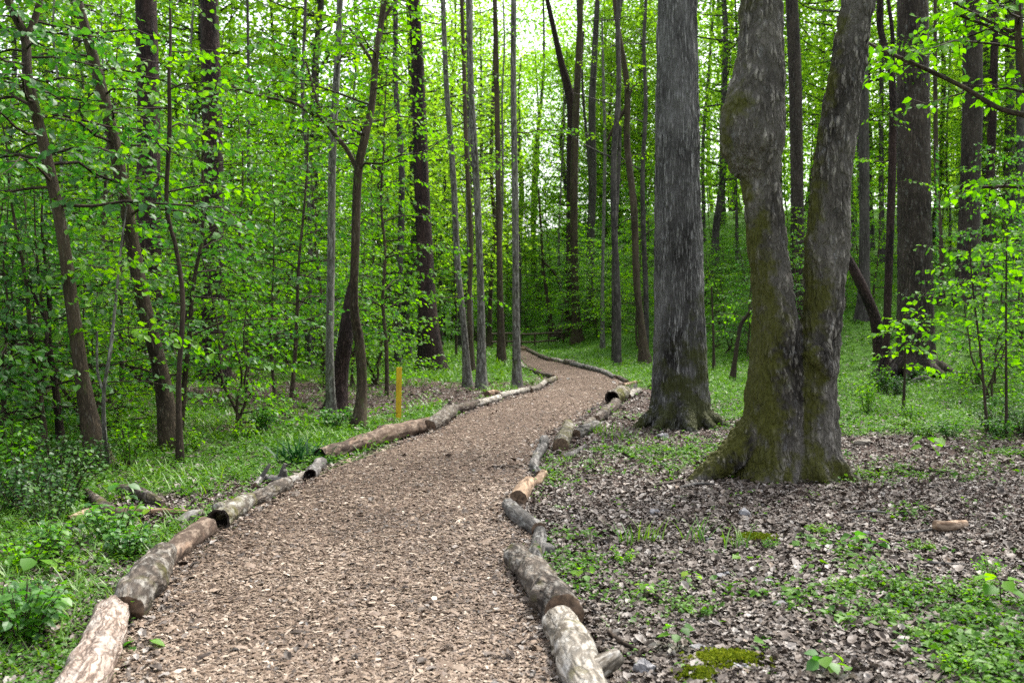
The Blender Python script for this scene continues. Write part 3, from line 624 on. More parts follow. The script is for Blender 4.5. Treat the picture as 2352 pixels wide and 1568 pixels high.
# ------------------------------------------------------------------ leafy growth
def leafy_branch(mbw, mbl, p0, dv, L, r0, leaf, size, seed, twigs=12, tl=.42, per=8, sag=.25, tone=None, wm=0, lm=0, flat=.16, side=None):
    """one branch that curves outwards, with alternate twigs carrying flat sprays of leaves"""
    g = np.random.default_rng(seed)
    n = 7; t = np.linspace(0, 1, n); dv = nrm(np.asarray(dv, float))
    out = np.array([dv[0], dv[1], 0.0]); out = out/max(np.linalg.norm(out), 1e-6)
    w = g.normal(0, .05, (n, 3)).cumsum(0)*L*.5; w[0] = 0
    P = p0 + dv*(t*L)[:, None]*.75 + out*(t*L*.3)[:, None] + np.array([0, 0, -1])*(sag*L*t*t)[:, None] + w
    tube(mbw, P, np.interp(t, [0, 1], [r0, max(.0025, r0*.22)]), 5, wm, seed=seed % 50)
    tg = nrm(np.gradient(P, axis=0))
    ts = np.linspace(.18, 1.0, twigs)+g.normal(0, .02, twigs); ts = np.clip(ts, .1, 1)
    for i, a in enumerate(ts):
        p = np.array([np.interp(a, t, P[:, q]) for q in range(3)]); d = np.array([np.interp(a, t, tg[:, q]) for q in range(3)]); d = d/np.linalg.norm(d)
        s = np.cross(d, [0, 0, 1.]); s = s/max(np.linalg.norm(s), 1e-6)
        sg = 1 if i % 2 else -1; an = R(g.uniform(35, 70)) if a < .97 else R(g.uniform(-15, 15))
        e = d*math.cos(an)+s*sg*math.sin(an)+np.array([0, 0, g.normal(.05, .22)]); e = e/np.linalg.norm(e)
        l = tl*(1.1-.6*a)*g.uniform(.6, 1.3); k = max(3, int(per*l/tl)); u = np.linspace(.12, 1, k)
        q = p+e*(u*l)[:, None]+np.array([0, 0, -.18*l])*(u*u)[:, None]+g.normal(0, .012, (k, 3))
        tube(mbw, np.vstack([p, q[k//2], q[-1]]), [r0*.35+.0008, .0022, .0014], 3, wm)
        sd = np.cross(e, [0, 0, 1.]); sd = sd/max(np.linalg.norm(sd), 1e-6)
        al = np.where(np.arange(k) % 2, 1, -1)[:, None]
        fw = e[None]*.75+sd[None]*al*g.uniform(.5, 1.2, (k, 1))+np.stack([g.normal(0, .25, k), g.normal(0, .25, k), g.normal(-.48, .38, k)], -1)
        up = np.array([0, 0, 1.])+g.normal(0, .5, (k, 3))
        scatter(mbl, leaf, q, fw, up, size*g.uniform(.6, 1.25, k), lm, rnd=np.clip(g.random(k)*.65+g.random()*.35, 0, 1), wid=g.uniform(.95, 1.35, k))
def crown_on(mbw, mbl, P, r, lo, hi, nb, L, leaf, size, seed, twigs=12, tl=.42, per=8, up=.55, sag=.25, taper=.55, az0=None, wm=1):
    g = np.random.default_rng(seed); n = len(P); ga = 2.399963
    for i in range(nb):
        a = lo+(hi-lo)*((i+g.random())/nb); f = a*(n-1); j = min(int(f), n-2); p = P[j]+(P[j+1]-P[j])*(f-j); rr = r[j]
        az = i*ga+g.normal(0, .3) if az0 is None else g.uniform(*az0)
        rel = (a-lo)/max(hi-lo, 1e-6); l = L*(1-taper*rel)*g.uniform(.6, 1.25); u = up*g.uniform(.4, 1.3)
        leafy_branch(mbw, mbl, p, [math.cos(az), math.sin(az), u], l, min(rr*.5, .008+.007*l), leaf, size, seed*131+i, max(4, int(twigs*l/L)), tl, per, sag, wm=wm)

def stem_tree(name, label, pts, mat, d=None, cat='tree', group=None, crown=None, limbs=(), amp=.06, freq=4, seg=14, wob=.10, top=2.2, leafmat='leaf_fresh', fork=()):
    """pts: (px, py, half width) from the foot upwards; limbs: polylines in the same pixels with a depth drift"""
    seed = len(bpy.data.objects)
    px, py, hw = pts[0]
    if d is None: d = hit(px, py)
    base = W(px, py, d); base[2] = float(T(base[0], base[1])); k = d/F
    C = [W(a, b, d) for a, b, _ in pts]; C[0][2] = base[2]-.12; rr = [c*k for _, _, c in pts]; rr[0] *= 1.35
    if top: C.append(C[-1]+nrm(C[-1]-C[-2])*top); rr.append(rr[-1]*.7)
    C = np.array(C); g = np.random.default_rng(seed)
    C[1:, 1] += np.cumsum(g.normal(0, wob, len(C)-1)); nn = 9
    P = catmull(C, nn); r = np.maximum(catmull(np.array(rr)[:, None]*np.ones((1, 3)), nn)[:, 0], .003)
    hgt = P[:, 2]-base[2]; r = r*(1+.35*np.exp(-np.maximum(hgt, 0)/(.12+r[0])))
    root = thing(name, base, label, cat, group)
    mb = MB(); tube(mb, P, r, seg, 0, amp, freq, seed % 60, bs=float(r[0]))
    l = MB()
    for lp, drift in limbs:
        q = np.array([W(a, b, d) for a, b, _ in lp]); i = int(np.argmin(np.linalg.norm(P-q[0], axis=1))); q[:, 1] = P[i, 1]; q[0] = P[i]
        q[:, 1] += np.linspace(0, drift, len(q)); m = MB(); m_r = [c*k for _, _, c in lp]
        tube(m, catmull(q, 6), catmull(np.array(m_r)[:, None]*np.ones((1, 3)), 6)[:, 0], 9, 0, amp, freq*2, seed % 50)
        if crown and crown.get('limb'):
            Q = catmull(q, 6); crown_on(m, l, Q, np.full(len(Q), .02), .3, 1, crown['limb'], crown['L']*.7, crown.get('leaf', LEAF_F), crown['size'], seed+77, up=.3, wm=0)
        m.obj('limb', mat, root, origin=base)
    if crown:
        w = mb; c = dict(crown); c.pop('limb', None); c.setdefault('leaf', LEAF_F)
        crown_on(w, l, P, r, c.pop('lo'), c.pop('hi'), c.pop('nb'), c.pop('L'), c.pop('leaf'), c.pop('size'), seed, **c)
        l.obj('crown', M[leafmat], root, smooth=False, origin=base)
    mb.obj('trunk', [mat, M['twig']], root, origin=base)
    return root

near = lambda **k: dict(dict(leaf=LEAF_N, size=.085, L=1.5, nb=22, lo=.3, hi=.95, twigs=10, tl=.45, per=7, up=.3, sag=.25), **k)
mid = lambda **k: dict(dict(leaf=LEAF_F, size=.08, L=1.8, nb=22, lo=.25, hi=.98, twigs=12, tl=.5, per=7, up=.45, sag=.2), **k)
stem_tree('leaning_sapling', 'leaning grey-brown trunk of the left verge sweeping up to the left', [(398,1032,20),(372,860,18),(335,680,16),(300,480,15),(265,300,14),(228,150,12),(190,-10,10)], M['thin'], crown=near(nb=30, lo=.40, L=1.6, size=.095, per=8), leafmat='leaf_deep')
stem_tree('forked_sapling', 'leaning brown trunk nearest the left weeds, forking near the top', [(233,1065,22),(205,920,18),(180,720,15),(160,520,13),(120,340,12),(92,200,11),(66,90,10),(30,-10,8)], M['thin'], crown=near(nb=32, lo=.40, L=1.6, size=.095, per=8), limbs=[([(70,100,9),(82,50,8),(92,-20,7),(100,-120,5)], .2)], leafmat='leaf_deep')
stem_tree('thin_dark_sapling', 'thin dark reddish stem standing right of the leaning grey-brown trunk', [(414,1062,7),(412,880,6),(416,700,6),(400,580,5),(378,470,5),(392,300,5),(400,180,4),(395,60,3)], M['twig'], crown=near(nb=12, lo=.5, L=1.0, size=.08), leafmat='leaf_fresh')
stem_tree('dark_sapling', 'slim dark stem in the left weeds, left of the forked leaning trunk', [(143,1035,8),(128,920,8),(110,780,7),(102,690,6),(100,620,4),(90,520,3)], M['twig'], limbs=[([(104,740,5),(70,690,4),(40,640,3)], .2)], crown=near(nb=10, lo=.55, L=1.0), leafmat='leaf_deep', top=.4)
stem_tree('twin_whip', 'pale thin whip splitting in two at the foot of the forked leaning trunk', [(250,1070,5),(245,980,5),(250,890,4),(264,800,4),(270,660,3),(280,560,2.5)], M['smooth'], limbs=[([(246,900,3.5),(230,850,3),(224,760,2.5)], .1)], crown=near(nb=9, lo=.5, L=.8), leafmat='leaf_fresh', top=.4)
stem_tree('crooked_tree', 'crooked grey trunk bending in from the left frame edge', [(-40,900,20),(-5,830,18),(15,775,15),(45,748,12),(85,735,8)], M['smooth'], top=.5)
stem_tree('pine_tree', 'thick shadowed pine trunk behind the leaning grey-brown trunk', [(340,892,33),(338,700,29),(332,450,27),(325,200,25),(320,-20,24)], M['pine'], seg=22, top=6)
stem_tree('pine_tree', 'tall dark pine trunk standing alone in the left thicket', [(491,860,26),(488,650,24),(484,400,23),(480,200,22),(474,-20,20)], M['pine'], d=21.0, seg=22, top=6)
stem_tree('pine_tree', 'reddish plated pine trunk tilting slightly left, behind the yellow post', [(992,852,24),(985,740,22),(974,560,19),(964,350,17),(958,150,15),(950,-20,13)], M['pine'], seg=22, top=6)
stem_tree('forked_maple', 'brown knobbly young tree with one long limb forking to the left', [(820,985,13),(828,900,12),(824,800,12),(815,700,10),(820,560,10),(828,400,10),(845,320,9.5),(858,240,8),(866,120,7.5),(876,30,7)], M['thin'], limbs=[([(826,395,6),(802,350,5.5),(770,310,5),(742,270,4),(722,215,3.5),(700,140,2.5)], .3), ([(770,308,4),(728,272,4),(690,252,3.5),(620,240,3),(552,220,2)], -.4), ([(876,40,5),(890,15,4),(910,-30,3)], .2), ([(862,160,4),(835,110,3.5),(800,60,3)], .2)], crown=mid(nb=12, lo=.5, L=1.3, limb=5), top=1.2)
stem_tree('grey_sapling', 'slim straight grey stem behind the brown knobbly young tree', [(762,962,10),(760,820,9.5),(757,600,9),(762,350,9),(770,150,8),(776,-20,7)], M['smooth'], crown=mid(nb=8, lo=.5, L=1.2))
stem_tree('broken_trunk', 'dark rotten trunk leaning behind the slim straight grey stem', [(768,945,20),(782,860,18),(797,770,17),(806,690,15),(812,640,9)], M['pine'], top=.1)
for lab, pts in [
 ('pale slim trunk leaning left, first of the cluster beyond the yellow post', [(1075,888,8.5),(1066,760,7.5),(1050,600,7),(1040,400,7),(1026,200,6),(1018,-20,5.5)]),
 ('tallest pale mottled trunk of the cluster, right of the leaning pale slim trunk', [(1106,892,9.5),(1104,700,8.5),(1098,500,8),(1092,380,8),(1082,200,7),(1076,-20,7)]),
 ('straight pale trunk standing on the path edge before the bend', [(1188,888,8.5),(1185,700,8),(1183,450,7.5),(1179,200,6.5),(1180,-20,6)])]:
    stem_tree('slim_pale_tree', lab, pts, M['smooth'], group='slim pale trunks by the path', crown=mid(nb=6, lo=.45, L=1.1, size=.075), top=3)
for lab, pts in [
 ('thin dull trunk tucked between the two pale slim trunks', [(1084,856,6.5),(1078,700,5.5),(1082,560,5),(1072,350,5),(1066,150,4.5),(1060,-20,4)]),
 ('grey-brown slim trunk between the tallest mottled trunk and the path-edge trunk', [(1152,835,8),(1148,650,7),(1144,400,6.5),(1140,150,6),(1136,-20,5)]),
 ('dark wiry trunk far behind the grey-brown slim trunk', [(1122,800,5),(1128,650,4.5),(1136,520,4.5),(1128,380,4),(1134,150,3.5)])]:
    stem_tree('slim_tree', lab, pts, M['thin'], group='slim brown trunks by the path', crown=mid(nb=5, lo=.45, L=1.2), top=3)
stem_tree('dark_tree', 'dark trunk with a flared buttress foot at the end of the path', [(1302,770,20),(1310,700,13),(1312,550,12),(1313,350,12),(1312,240,11),(1288,140,8),(1270,60,6)], M['pine'], limbs=[([(1312,250,8),(1330,170,7),(1340,60,6)], 1)], top=3)
stem_tree('brown_tree', 'straight brown trunk touching the dark buttressed trunk', [(1326,787,11),(1322,700,9.5),(1318,500,9),(1322,300,8.5),(1330,100,7)], M['thin'], top=5)
stem_tree('crooked_tree', 'crooked brown trunk with pale flakes left of the big grey trunk', [(1482,834,11),(1474,760,9),(1462,640,8),(1456,480,8),(1442,330,7.5),(1440,200,7),(1420,80,6),(1408,-20,5)], M['thin'], limbs=[([(1442,240,4),(1412,290,4),(1398,320,3)], .4), ([(1440,230,3.5),(1455,200,3),(1470,190,2)], 0)], crown=mid(nb=8, lo=.45, L=1.4), top=3)
stem_tree('slim_tree', 'thin dark pole curving up between the path end and the buttressed trunk', [(1270,772,5),(1258,690,4.5),(1248,620,4),(1246,580,3),(1240,480,2.5)], M['twig'], limbs=[([(1248,600,3),(1275,630,2.5),(1300,700,2)], .1)], crown=mid(nb=7, lo=.5, L=1.3), top=1)
stem_tree('dark_tree', 'narrow dark trunk between the brown straight trunk and the crooked one', [(1356,745,10),(1356,600,9),(1362,420,9),(1360,250,8.5),(1368,100,7)], M['far'], top=5)
stem_tree('slim_tree', 'thin grey pole just left of the crooked brown trunk', [(1384,800,4.5),(1384,650,4),(1388,450,4),(1390,330,3.5),(1386,150,3)], M['smooth'], crown=mid(nb=6, lo=.45, L=1.2), top=2)
stem_tree('bent_sapling', 'short bent dark sapling between the grey trunk and the burl tree', [(1681,872,5.5),(1688,810,5),(1700,750,4.5),(1716,724,4)], M['twig'], crown=mid(nb=6, lo=.6, L=.9), top=.6)
stem_tree('dark_tree', 'thin near-black trunk just left of the thick brown trunk', [(2022,880,12),(2036,800,9.5),(2044,600,9),(2052,350,9),(2050,180,8),(2030,60,7.5),(2024,-20,7)], M['pine'], limbs=[([(2050,180,5),(2058,80,5),(2052,-20,4)], .3)], crown=mid(nb=7, lo=.35, hi=.75, L=1.3), top=3)
stem_tree('dead_tree', 'leaning dead dark trunk behind the burl tree and thin black trunk', [(2032,800,14),(2012,735,13),(1990,680,12),(1962,615,11),(1940,570,8)], M['pine'], d=25.5, top=.2)
for lab, pts, mt in [
 ('grey hillside trunk behind the leaning dead trunk', [(1982,735,13),(1984,600,12),(1982,300,11),(1980,0,10)], 'far'),
 ('broad shadowy trunk glimpsed between the two burl tree stems', [(1830,745,16),(1828,500,15),(1826,200,15),(1818,-20,14)], 'oak'),
 ('stout shadowy hillside trunk right of the thick brown trunk', [(2226,700,24),(2230,500,23),(2234,250,22),(2236,-20,20)], 'oak'),
 ('slimmer leaning trunk touching the stout shadowy hillside trunk', [(2262,640,10),(2272,450,9.5),(2282,250,9),(2292,-20,8)], 'pine'),
 ('thin ivy-dark trunk close right of the thick brown trunk', [(2162,700,6.5),(2160,560,6),(2150,430,5.5),(2148,250,5),(2150,0,4)], 'thin'),
 ('far straight trunk at the right frame edge', [(2345,640,10),(2343,400,9),(2342,100,9),(2340,-20,9)], 'far'),
 ('pale distant trunk above the hillside right of the burl tree', [(2026,600,6),(2024,400,5.5),(2026,0,5)], 'far'),
 ('upper hillside trunk between the stout trunk and the frame edge', [(2316,600,12),(2316,300,11),(2314,-20,10)], 'far')]:
    stem_tree('hillside_tree', lab, pts, M[mt], group='trees on the right hillside', top=7)
stem_tree('arching_tree', 'slim tree at the right frame edge with a long limb slanting across the oak', [(2400,1040,12),(2392,700,11),(2372,420,10),(2350,220,9),(2328,100,8),(2310,-20,7)], M['thin'], limbs=[([(2366,300,6.5),(2345,272,6),(2290,250,6),(2220,200,5.5),(2150,158,5),(2080,120,4.5),(2040,95,4),(2008,70,3)], .6), ([(2328,100,4),(2290,60,4),(2220,15,3)], .4), ([(2376,450,5),(2330,430,4.5),(2270,425,4)], .5), ([(2325,90,4),(2260,40,3.5),(2200,-10,3)], .3)], crown=near(nb=14, lo=.45, hi=.98, L=1.6, size=.10, limb=4), leafmat='leaf_fresh')

# ------------------------------------------------------------------ prototypes that repeat
LMK = [(-200,'the left frame edge'),(143,'the slim dark stem'),(233,'the forked leaning trunk'),(340,'the shadowed pine'),(487,'the lone dark pine'),(762,'the straight grey stem'),(822,'the knobbly young tree'),(990,'the reddish pine'),(1104,'the tallest mottled trunk'),(1187,'the path-edge trunk'),(1314,'the buttressed trunk'),(1478,'the crooked trunk'),(1560,'the big grey trunk'),(1800,'the burl tree'),(2044,'the near-black trunk'),(2102,'the thick brown trunk'),(2228,'the stout hillside trunk'),(2352,'the right frame edge'),(2700,'the right frame edge')]
ORD = ['first','second','third','fourth','fifth','sixth','seventh','eighth','ninth','tenth','eleventh','twelfth','thirteenth','fourteenth','fifteenth','sixteenth','seventeenth','eighteenth','nineteenth','twentieth']
AUTO = {}
def auto_label(root, kindname, px): AUTO.setdefault(kindname, []).append((px, root))
def finish_labels():
    for kn, lst in AUTO.items():
        lst.sort(key=lambda q: q[0]); cnt = {}
        bins = [max(i for i, l in enumerate(LMK) if l[0] <= max(px, -199)) for px, _ in lst]
        for (px, o), b in zip(lst, bins):
            i = cnt.get(b, 0); cnt[b] = i+1
            b2 = min(b+1, len(LMK)-1); A, B = LMK[b][1], LMK[b2][1]
            where = f'beyond {B}' if A == B else f'between {A} and {B}'
            o['label'] = f'{kn} {where}' + (f', {ORD[min(i, 19)]} from left' if bins.count(b) > 1 else '')
def copy_tree(root, loc, rz, sc, label, group):
    c = root.copy(); COL.objects.link(c); c.location = loc; c.rotation_euler = (0, 0, rz); c.scale = sc; c['group'] = group; c['label'] = label
    for ch in root.children:
        k = ch.copy(); COL.objects.link(k); k.parent = c
    return c
def place(protos, used, i, loc, rz, sc, cat, group):
    p = protos[i]
    if i not in used:
        used.add(i); p.location = loc; p.rotation_euler = (0, 0, rz); p.scale = sc; p['group'] = group; return p
    return copy_tree(p, loc, rz, sc, '', group)

def make_understory(i, H, L, nb, size, lm, lo=.12, twigs=12, stems=1, up=.4):
    root = thing('understory_sapling', (0, 0, 0), '', 'sapling'); tr, l = MB(), MB(); w = tr; g = np.random.default_rng(900+i)
    for s in range(stems):
        n = 9; z = np.linspace(0, H*(1 if s == 0 else g.uniform(.6, .9)), n); le = g.normal(0, .12, 2)+(0 if stems == 1 else g.normal(0, .22, 2))
        P = np.stack([le[0]*z*.6+np.cumsum(g.normal(0, .05, n)), le[1]*z*.6+np.cumsum(g.normal(0, .05, n)), z-.08], -1); P[0, :2] = g.normal(0, .06, 2)*(stems > 1)
        r = np.interp(z, [0, z[-1]], [.011+.0055*H, .005]); P = catmull(P, 3); r = np.interp(np.linspace(0, 1, len(P)), np.linspace(0, 1, n), r)
        tube(tr, P, r, 8, 0, .06, 5, i)
        crown_on(w, l, P, r, lo, .99, nb//stems, L, LEAF_F, size, 5000+i*40+s, twigs=twigs, tl=.5, per=8, up=up, sag=.18, taper=.6)
    tr.obj('trunk', [M['thin'], M['twig']], root); l.obj('crown', M[lm], root, smooth=False); return root
US = [make_understory(0, 5.5, 1.8, 40, .100, 'leaf_fresh'), make_understory(1, 7.0, 2.1, 46, .098, 'leaf_fresh', lo=.2), make_understory(2, 4.0, 1.5, 36, .088, 'leaf_deep', stems=2),
      make_understory(3, 8.0, 2.4, 50, .105, 'leaf_canopy', lo=.25), make_understory(4, 3.0, 1.2, 33, .080, 'leaf_fresh', lo=.08, stems=3), make_understory(5, 6.2, 2.0, 42, .100, 'leaf_deep', lo=.15), make_understory(6, 2.0, .8, 22, .06, 'leaf_deep', lo=.05, stems=3)]
used = set()
def pxs(x, y): return CX+x/y*F
def under(px, d, i, s=1.0):
    x = (px-CX)/F*d; z = float(T(x, d)); g = rng
    o = place(US, used, i, (x, d, z), g.uniform(0, 6.28), (s*g.uniform(.85, 1.15),)*2+(s*g.uniform(.9, 1.1),), 'sapling', 'leafy understory saplings')
    auto_label(o, {0:'bright leafy sapling',1:'tall airy sapling',2:'dark twin-stem sapling',3:'tall yellow-green sapling',4:'bushy low sapling',5:'deep green sapling',6:'low dark shrub'}[i], px)
def spread(n, lo, hi, dlo, dhi, kinds, smin=.8, smax=1.2, avoid=()):
    for k in range(n):
        px = lo+(hi-lo)*((k+rng.random())/n); d = rng.uniform(dlo, dhi)
        x = (px-CX)/F*d
        if path_in(np.array([x]), np.array([d]))[0] > -1.1: continue
        if any(a <= px <= b and d < c for a, b, c in ((425, 545, 21.6), (275, 395, 17.5), (930, 1040, 27), (2020, 2190, 25))): continue
        under(px, d, kinds[rng.integers(len(kinds))], rng.uniform(smin, smax))
spread(14, -300, 560, 12, 17, [2, 2, 5, 0, 4], .8, 1.1)
spread(22, -200, 970, 17.5, 24, [0, 5, 4, 2, 1])
spread(24, -250, 1020, 24, 32, [0, 1, 5, 4, 2])
spread(22, -200, 1150, 32, 44, [0, 1, 3, 5])
spread(12, 1020, 1500, 52, 68, [0, 4, 3, 4], .8, 1.2)
spread(11, 1250, 1530, 44, 56, [0, 4, 2, 4], .8, 1.2)
spread(9, 1350, 1700, 34, 46, [0, 3, 4, 4, 6])
spread(10, 1600, 2050, 26, 38, [4, 4, 0, 6, 2], .7, 1.0)
spread(20, 1580, 2500, 34, 58, [0, 3, 4, 4], .9, 1.3)
spread(11, 2220, 2560, 17, 29, [4, 0, 2, 5], .7, 1.0)
spread(14, 1580, 2500, 56, 74, [0, 3, 4], 1, 1.4)
spread(14, -250, 1560, 56, 70, [0, 1, 3, 0], 1.0, 1.4)

# canopy trees
def make_canopy(i, H, w, nclump, per, leaf, cb):
    root = thing('forest_tree', (0, 0, 0), '', 'tree'); g = np.random.default_rng(70+i); tr, l = MB(), MB(); wd = tr
    n = 10; z = np.linspace(-.2, H*.93, n); P = np.stack([np.cumsum(g.normal(0, .14, n)), np.cumsum(g.normal(0, .14, n)), z], -1); P[:2, :2] = 0
    r = np.interp(z, [0, 1.2, H*.5, H], [.24, .16, .12, .025]); P = catmull(P, 4); r = np.interp(np.linspace(0, 1, len(P)), np.linspace(0, 1, n), r)
    tube(tr, P, r, 12, 0, .08, 2.5, i)
    for c in range(nclump):
        a = cb+(1-cb)*(c+g.random())/nclump; f = min(a*.98, .97)*(len(P)-1); j = int(f); p = P[j]
        rel = (a-cb)/(1-cb); rad = w*math.sin(math.pi*min(1, .18+.82*rel))**.7*g.uniform(.25, 1.0); az = c*2.4+g.normal(0, .4)
        e = p+np.array([math.cos(az)*rad, math.sin(az)*rad, g.uniform(.1, .5)*rad]); m_ = (p+e)/2+np.array([0, 0, -.08*rad])+g.normal(0, .15, 3)
        B = catmull([p, m_, e], 3); tube(wd, B, np.linspace(max(r[j]*.35, .012), .008, len(B)), 5, 0)
        for t in range(3):
            q = B[g.integers(3, len(B))]+g.normal(0, .45, 3)*[1, 1, .6]; tube(wd, [B[-2], q], [.010, .004], 3, 0)
        k = per; cc = B[g.integers(len(B)//2, len(B), k)]+np.stack([g.normal(0, .55, k), g.normal(0, .55, k), g.normal(0, .30, k)], -1)
        fw = g.normal(0, 1, (k, 3)); fw[:, 2] = fw[:, 2]*.4-.2
        scatter(l, LEAF_F, cc, fw, np.array([0, 0, 1.])+g.normal(0, .45, (k, 3)), leaf*g.uniform(.6, 1.3, k), 0, rnd=np.clip(g.random(k)*.6+g.random()*.4, 0, 1), wid=g.uniform(.9, 1.4, k))
    tr.obj('trunk', M['far'], root); l.obj('crown', M['leaf_canopy'], root, smooth=False); return root
CN = [make_canopy(0, 17, 4.6, 80, 90, .18, .16), make_canopy(1, 21, 5.0, 82, 90, .185, .20), make_canopy(2, 14, 4.2, 80, 88, .17, .12), make_canopy(3, 24, 5.2, 80, 90, .19, .24), make_canopy(4, 19, 3.6, 62, 84, .17, .20)]
usedc = set()
def canopy(px, d, i, s):
    x = (px-CX)/F*d; z = float(T(x, d))
    if path_in(np.array([x]), np.array([d]))[0] > -1.0: return
    o = place(CN, usedc, i, (x, d, z), rng.uniform(0, 6.28), (s, s, s*rng.uniform(.92, 1.1)), 'tree', 'forest trees behind the thicket')
    auto_label(o, ['leafy forest tree','tall forest tree','low-crowned forest tree','bare-trunked forest tree','slender forest tree'][i], px)
for n, lo, hi, a, b in ((12, -300, 1040, 30, 42), (13, -300, 1090, 42, 60), (5, 1300, 1560, 60, 71), (10, 1560, 2650, 36, 54), (9, 1500, 2700, 52, 70), (3, 900, 1120, 60, 68), (12, -300, 1600, 60, 72)):
    for k in range(n): canopy(lo+(hi-lo)*(k+rng.random())/n, rng.uniform(a, b), int(rng.integers(5)), rng.uniform(.8, 1.15))

def make_pole(i, H, r0):
    root = thing('bare_tree', (0, 0, 0), '', 'tree'); g = np.random.default_rng(500+i); tr = MB(); n = 9; z = np.linspace(-.2, H, n)
    P = np.stack([np.cumsum(g.normal(0, .10, n)), np.cumsum(g.normal(0, .10, n)), z], -1); P[:2, :2] = 0; P = catmull(P, 4); r = np.linspace(r0, r0*.4, len(P)); r[0] *= 1.6
    tube(tr, P, r, 9, 0, .08, 3, i+3)
    for k in range(16):
        j = int(g.uniform(.25, .95)*(len(P)-1)); a = g.uniform(0, 6.28); L = g.uniform(.5, 1.9); d = np.array([math.cos(a), math.sin(a), g.uniform(-.1, .8)]); m_ = P[j]+d*L*.5+g.normal(0, .08, 3)
        tube(tr, catmull([P[j], m_, P[j]+d*L+[0, 0, g.normal(-.1, .15)]], 3), np.linspace(r[j]*.35, .004, 7), 4, 0)
        tube(tr, [m_, m_+g.normal(0, .35, 3)], [.007, .003], 3, 0)
    tr.obj('trunk', M['smooth' if i == 1 else 'far'], root); return root
PO = [make_pole(0, 15, .075), make_pole(1, 14, .06), make_pole(2, 17, .11)]
usedp = set()
for n, lo, hi, a, b in ((13, 130, 1010, 23, 38), (12, 1000, 1500, 30, 52), (12, 1600, 2340, 33, 55)):
    for k in range(n):
        px = lo+(hi-lo)*(k+rng.random())/n; d = rng.uniform(a, b); x = (px-CX)/F*d
        if path_in(np.array([x]), np.array([d]))[0] > -.7: continue
        i = int(rng.integers(3)); o = place(PO, usedp, i, (x, d, float(T(x, d))), rng.uniform(0, 6.28), (rng.uniform(.8, 1.2),)*2+(1,), 'tree', 'bare slender trunks in the wood')
        auto_label(o, ['dark bare trunk', 'pale bare trunk', 'stout bare trunk'][i], px)
spread(8, 1240, 1560, 58, 74, [0, 3, 1], 1.2, 1.6)
for q in [(1095,52,4,1.2),(1150,55,0,.9),(1212,57,4,1.3),(1262,54,4,1.2),(1392,48,4,1.1),(1425,46,0,.7),(1235,62,0,1.0),(1120,62,0,1.1),(1345,58,0,.9)]: under(*q)
spread(8, -260, 400, 9.6, 13, [2, 4, 4], .75, 1.0)
# the wood farther off reads as one mass of trunks and leaves
def distant_woods():
    mb = MB(); g = np.random.default_rng(11); nt = 120
    px = g.uniform(-900, 3250, nt); d = g.uniform(70, 125, nt)
    for a, b in zip(px, d):
        x = (a-CX)/F*b; z = float(T(x, b)); h = g.uniform(17, 25); q = g.normal(0, .5, (4, 2)); q[0] = 0
        tube(mb, catmull([[x+q[k, 0], b+q[k, 1], z-.3+h*k/3] for k in range(4)], 3), np.linspace(g.uniform(.14, .32), .05, 10), 7, 0, seed=int(a) % 50)
    nc = 3600; per = 70; px = g.uniform(-900, 3250, nc); b = g.uniform(68, 128, nc); x = (px-CX)/F*b
    z = T(x, b)+np.where(g.random(nc) < .35, g.uniform(.3, 6, nc), g.uniform(2, 19, nc)); c = np.stack([x, b, z], -1)
    e = 620; pe = g.uniform(880, 1560, e); be = g.uniform(78, 126, e); xe = (pe-CX)/F*be; c = np.vstack([c, np.stack([xe, be, T(xe, be)+g.uniform(9, 30, e)], -1)]); nc += e
    pos = np.repeat(c, per, 0)+g.normal(0, 1, (nc*per, 3))*[1.1, 1.1, .6]; n = len(pos); fw = g.normal(0, 1, (n, 3)); fw[:, 2] = fw[:, 2]*.4-.3
    scatter(mb, LEAF_F, pos, fw, np.array([0, 0, 1.])+g.normal(0, .5, (n, 3)), g.uniform(.16, .34, n), 1, rnd=np.clip(np.repeat(g.random(nc), per)*.5+g.random(n)*.5, 0, 1), wid=1.2)
    kind(mb.obj('distant_woods', [M['far'], M['leaf_canopy']], smooth=False), 'stuff')
distant_woods()
# low weeds and shrubs that stand above the ground cover
def make_weed(i, h, nst, size, lm, sp):
    root = thing('weed_plant', (0, 0, 0), '', 'plant'); w, l = MB(), MB(); g = np.random.default_rng(300+i)
    for k in range(nst):
        a = g.uniform(0, 6.28); e = g.uniform(.1, sp); tip = np.array([math.cos(a)*e, math.sin(a)*e, h*g.uniform(.6, 1.05)]); b = np.array([math.cos(a), math.sin(a), 0])*e*.25
        P = catmull([b-[0, 0, .03], b*.5+tip*.5+[0, 0, h*.1], tip], 4); tube(w, P, np.linspace(.004, .002, len(P)), 4, 0)
        m = 9; t = np.linspace(.25, 1, m); q = np.stack([np.interp(t, np.linspace(0, 1, len(P)), P[:, j]) for j in range(3)], -1); az = np.arange(m)*2.4+g.uniform(0, 6)
        fw = np.stack([np.cos(az), np.sin(az), g.normal(-.15, .3, m)], -1)
        scatter(l, LEAF_N, q+fw*size*.25, fw, np.array([0, 0, 1.])+g.normal(0, .35, (m, 3)), size*g.uniform(.6, 1.25, m), rnd=np.clip(g.random(m)*.7+.3*g.random(), 0, 1), wid=g.uniform(.9, 1.4, m))
    w.obj('stem', M['twig'], root); l.obj('foliage', M[lm], root, smooth=False); return root
WD = [make_weed(0, .42, 46, .045, 'leaf_shrub', .40), make_weed(1, .30, 22, .060, 'leaf_deep', .25), make_weed(2, .22, 16, .045, 'leaf_fresh', .22), make_weed(3, .6, 26, .06, 'leaf_fresh', .30), make_weed(4, .16, 18, .05, 'cover', .26)]
usedw = set()
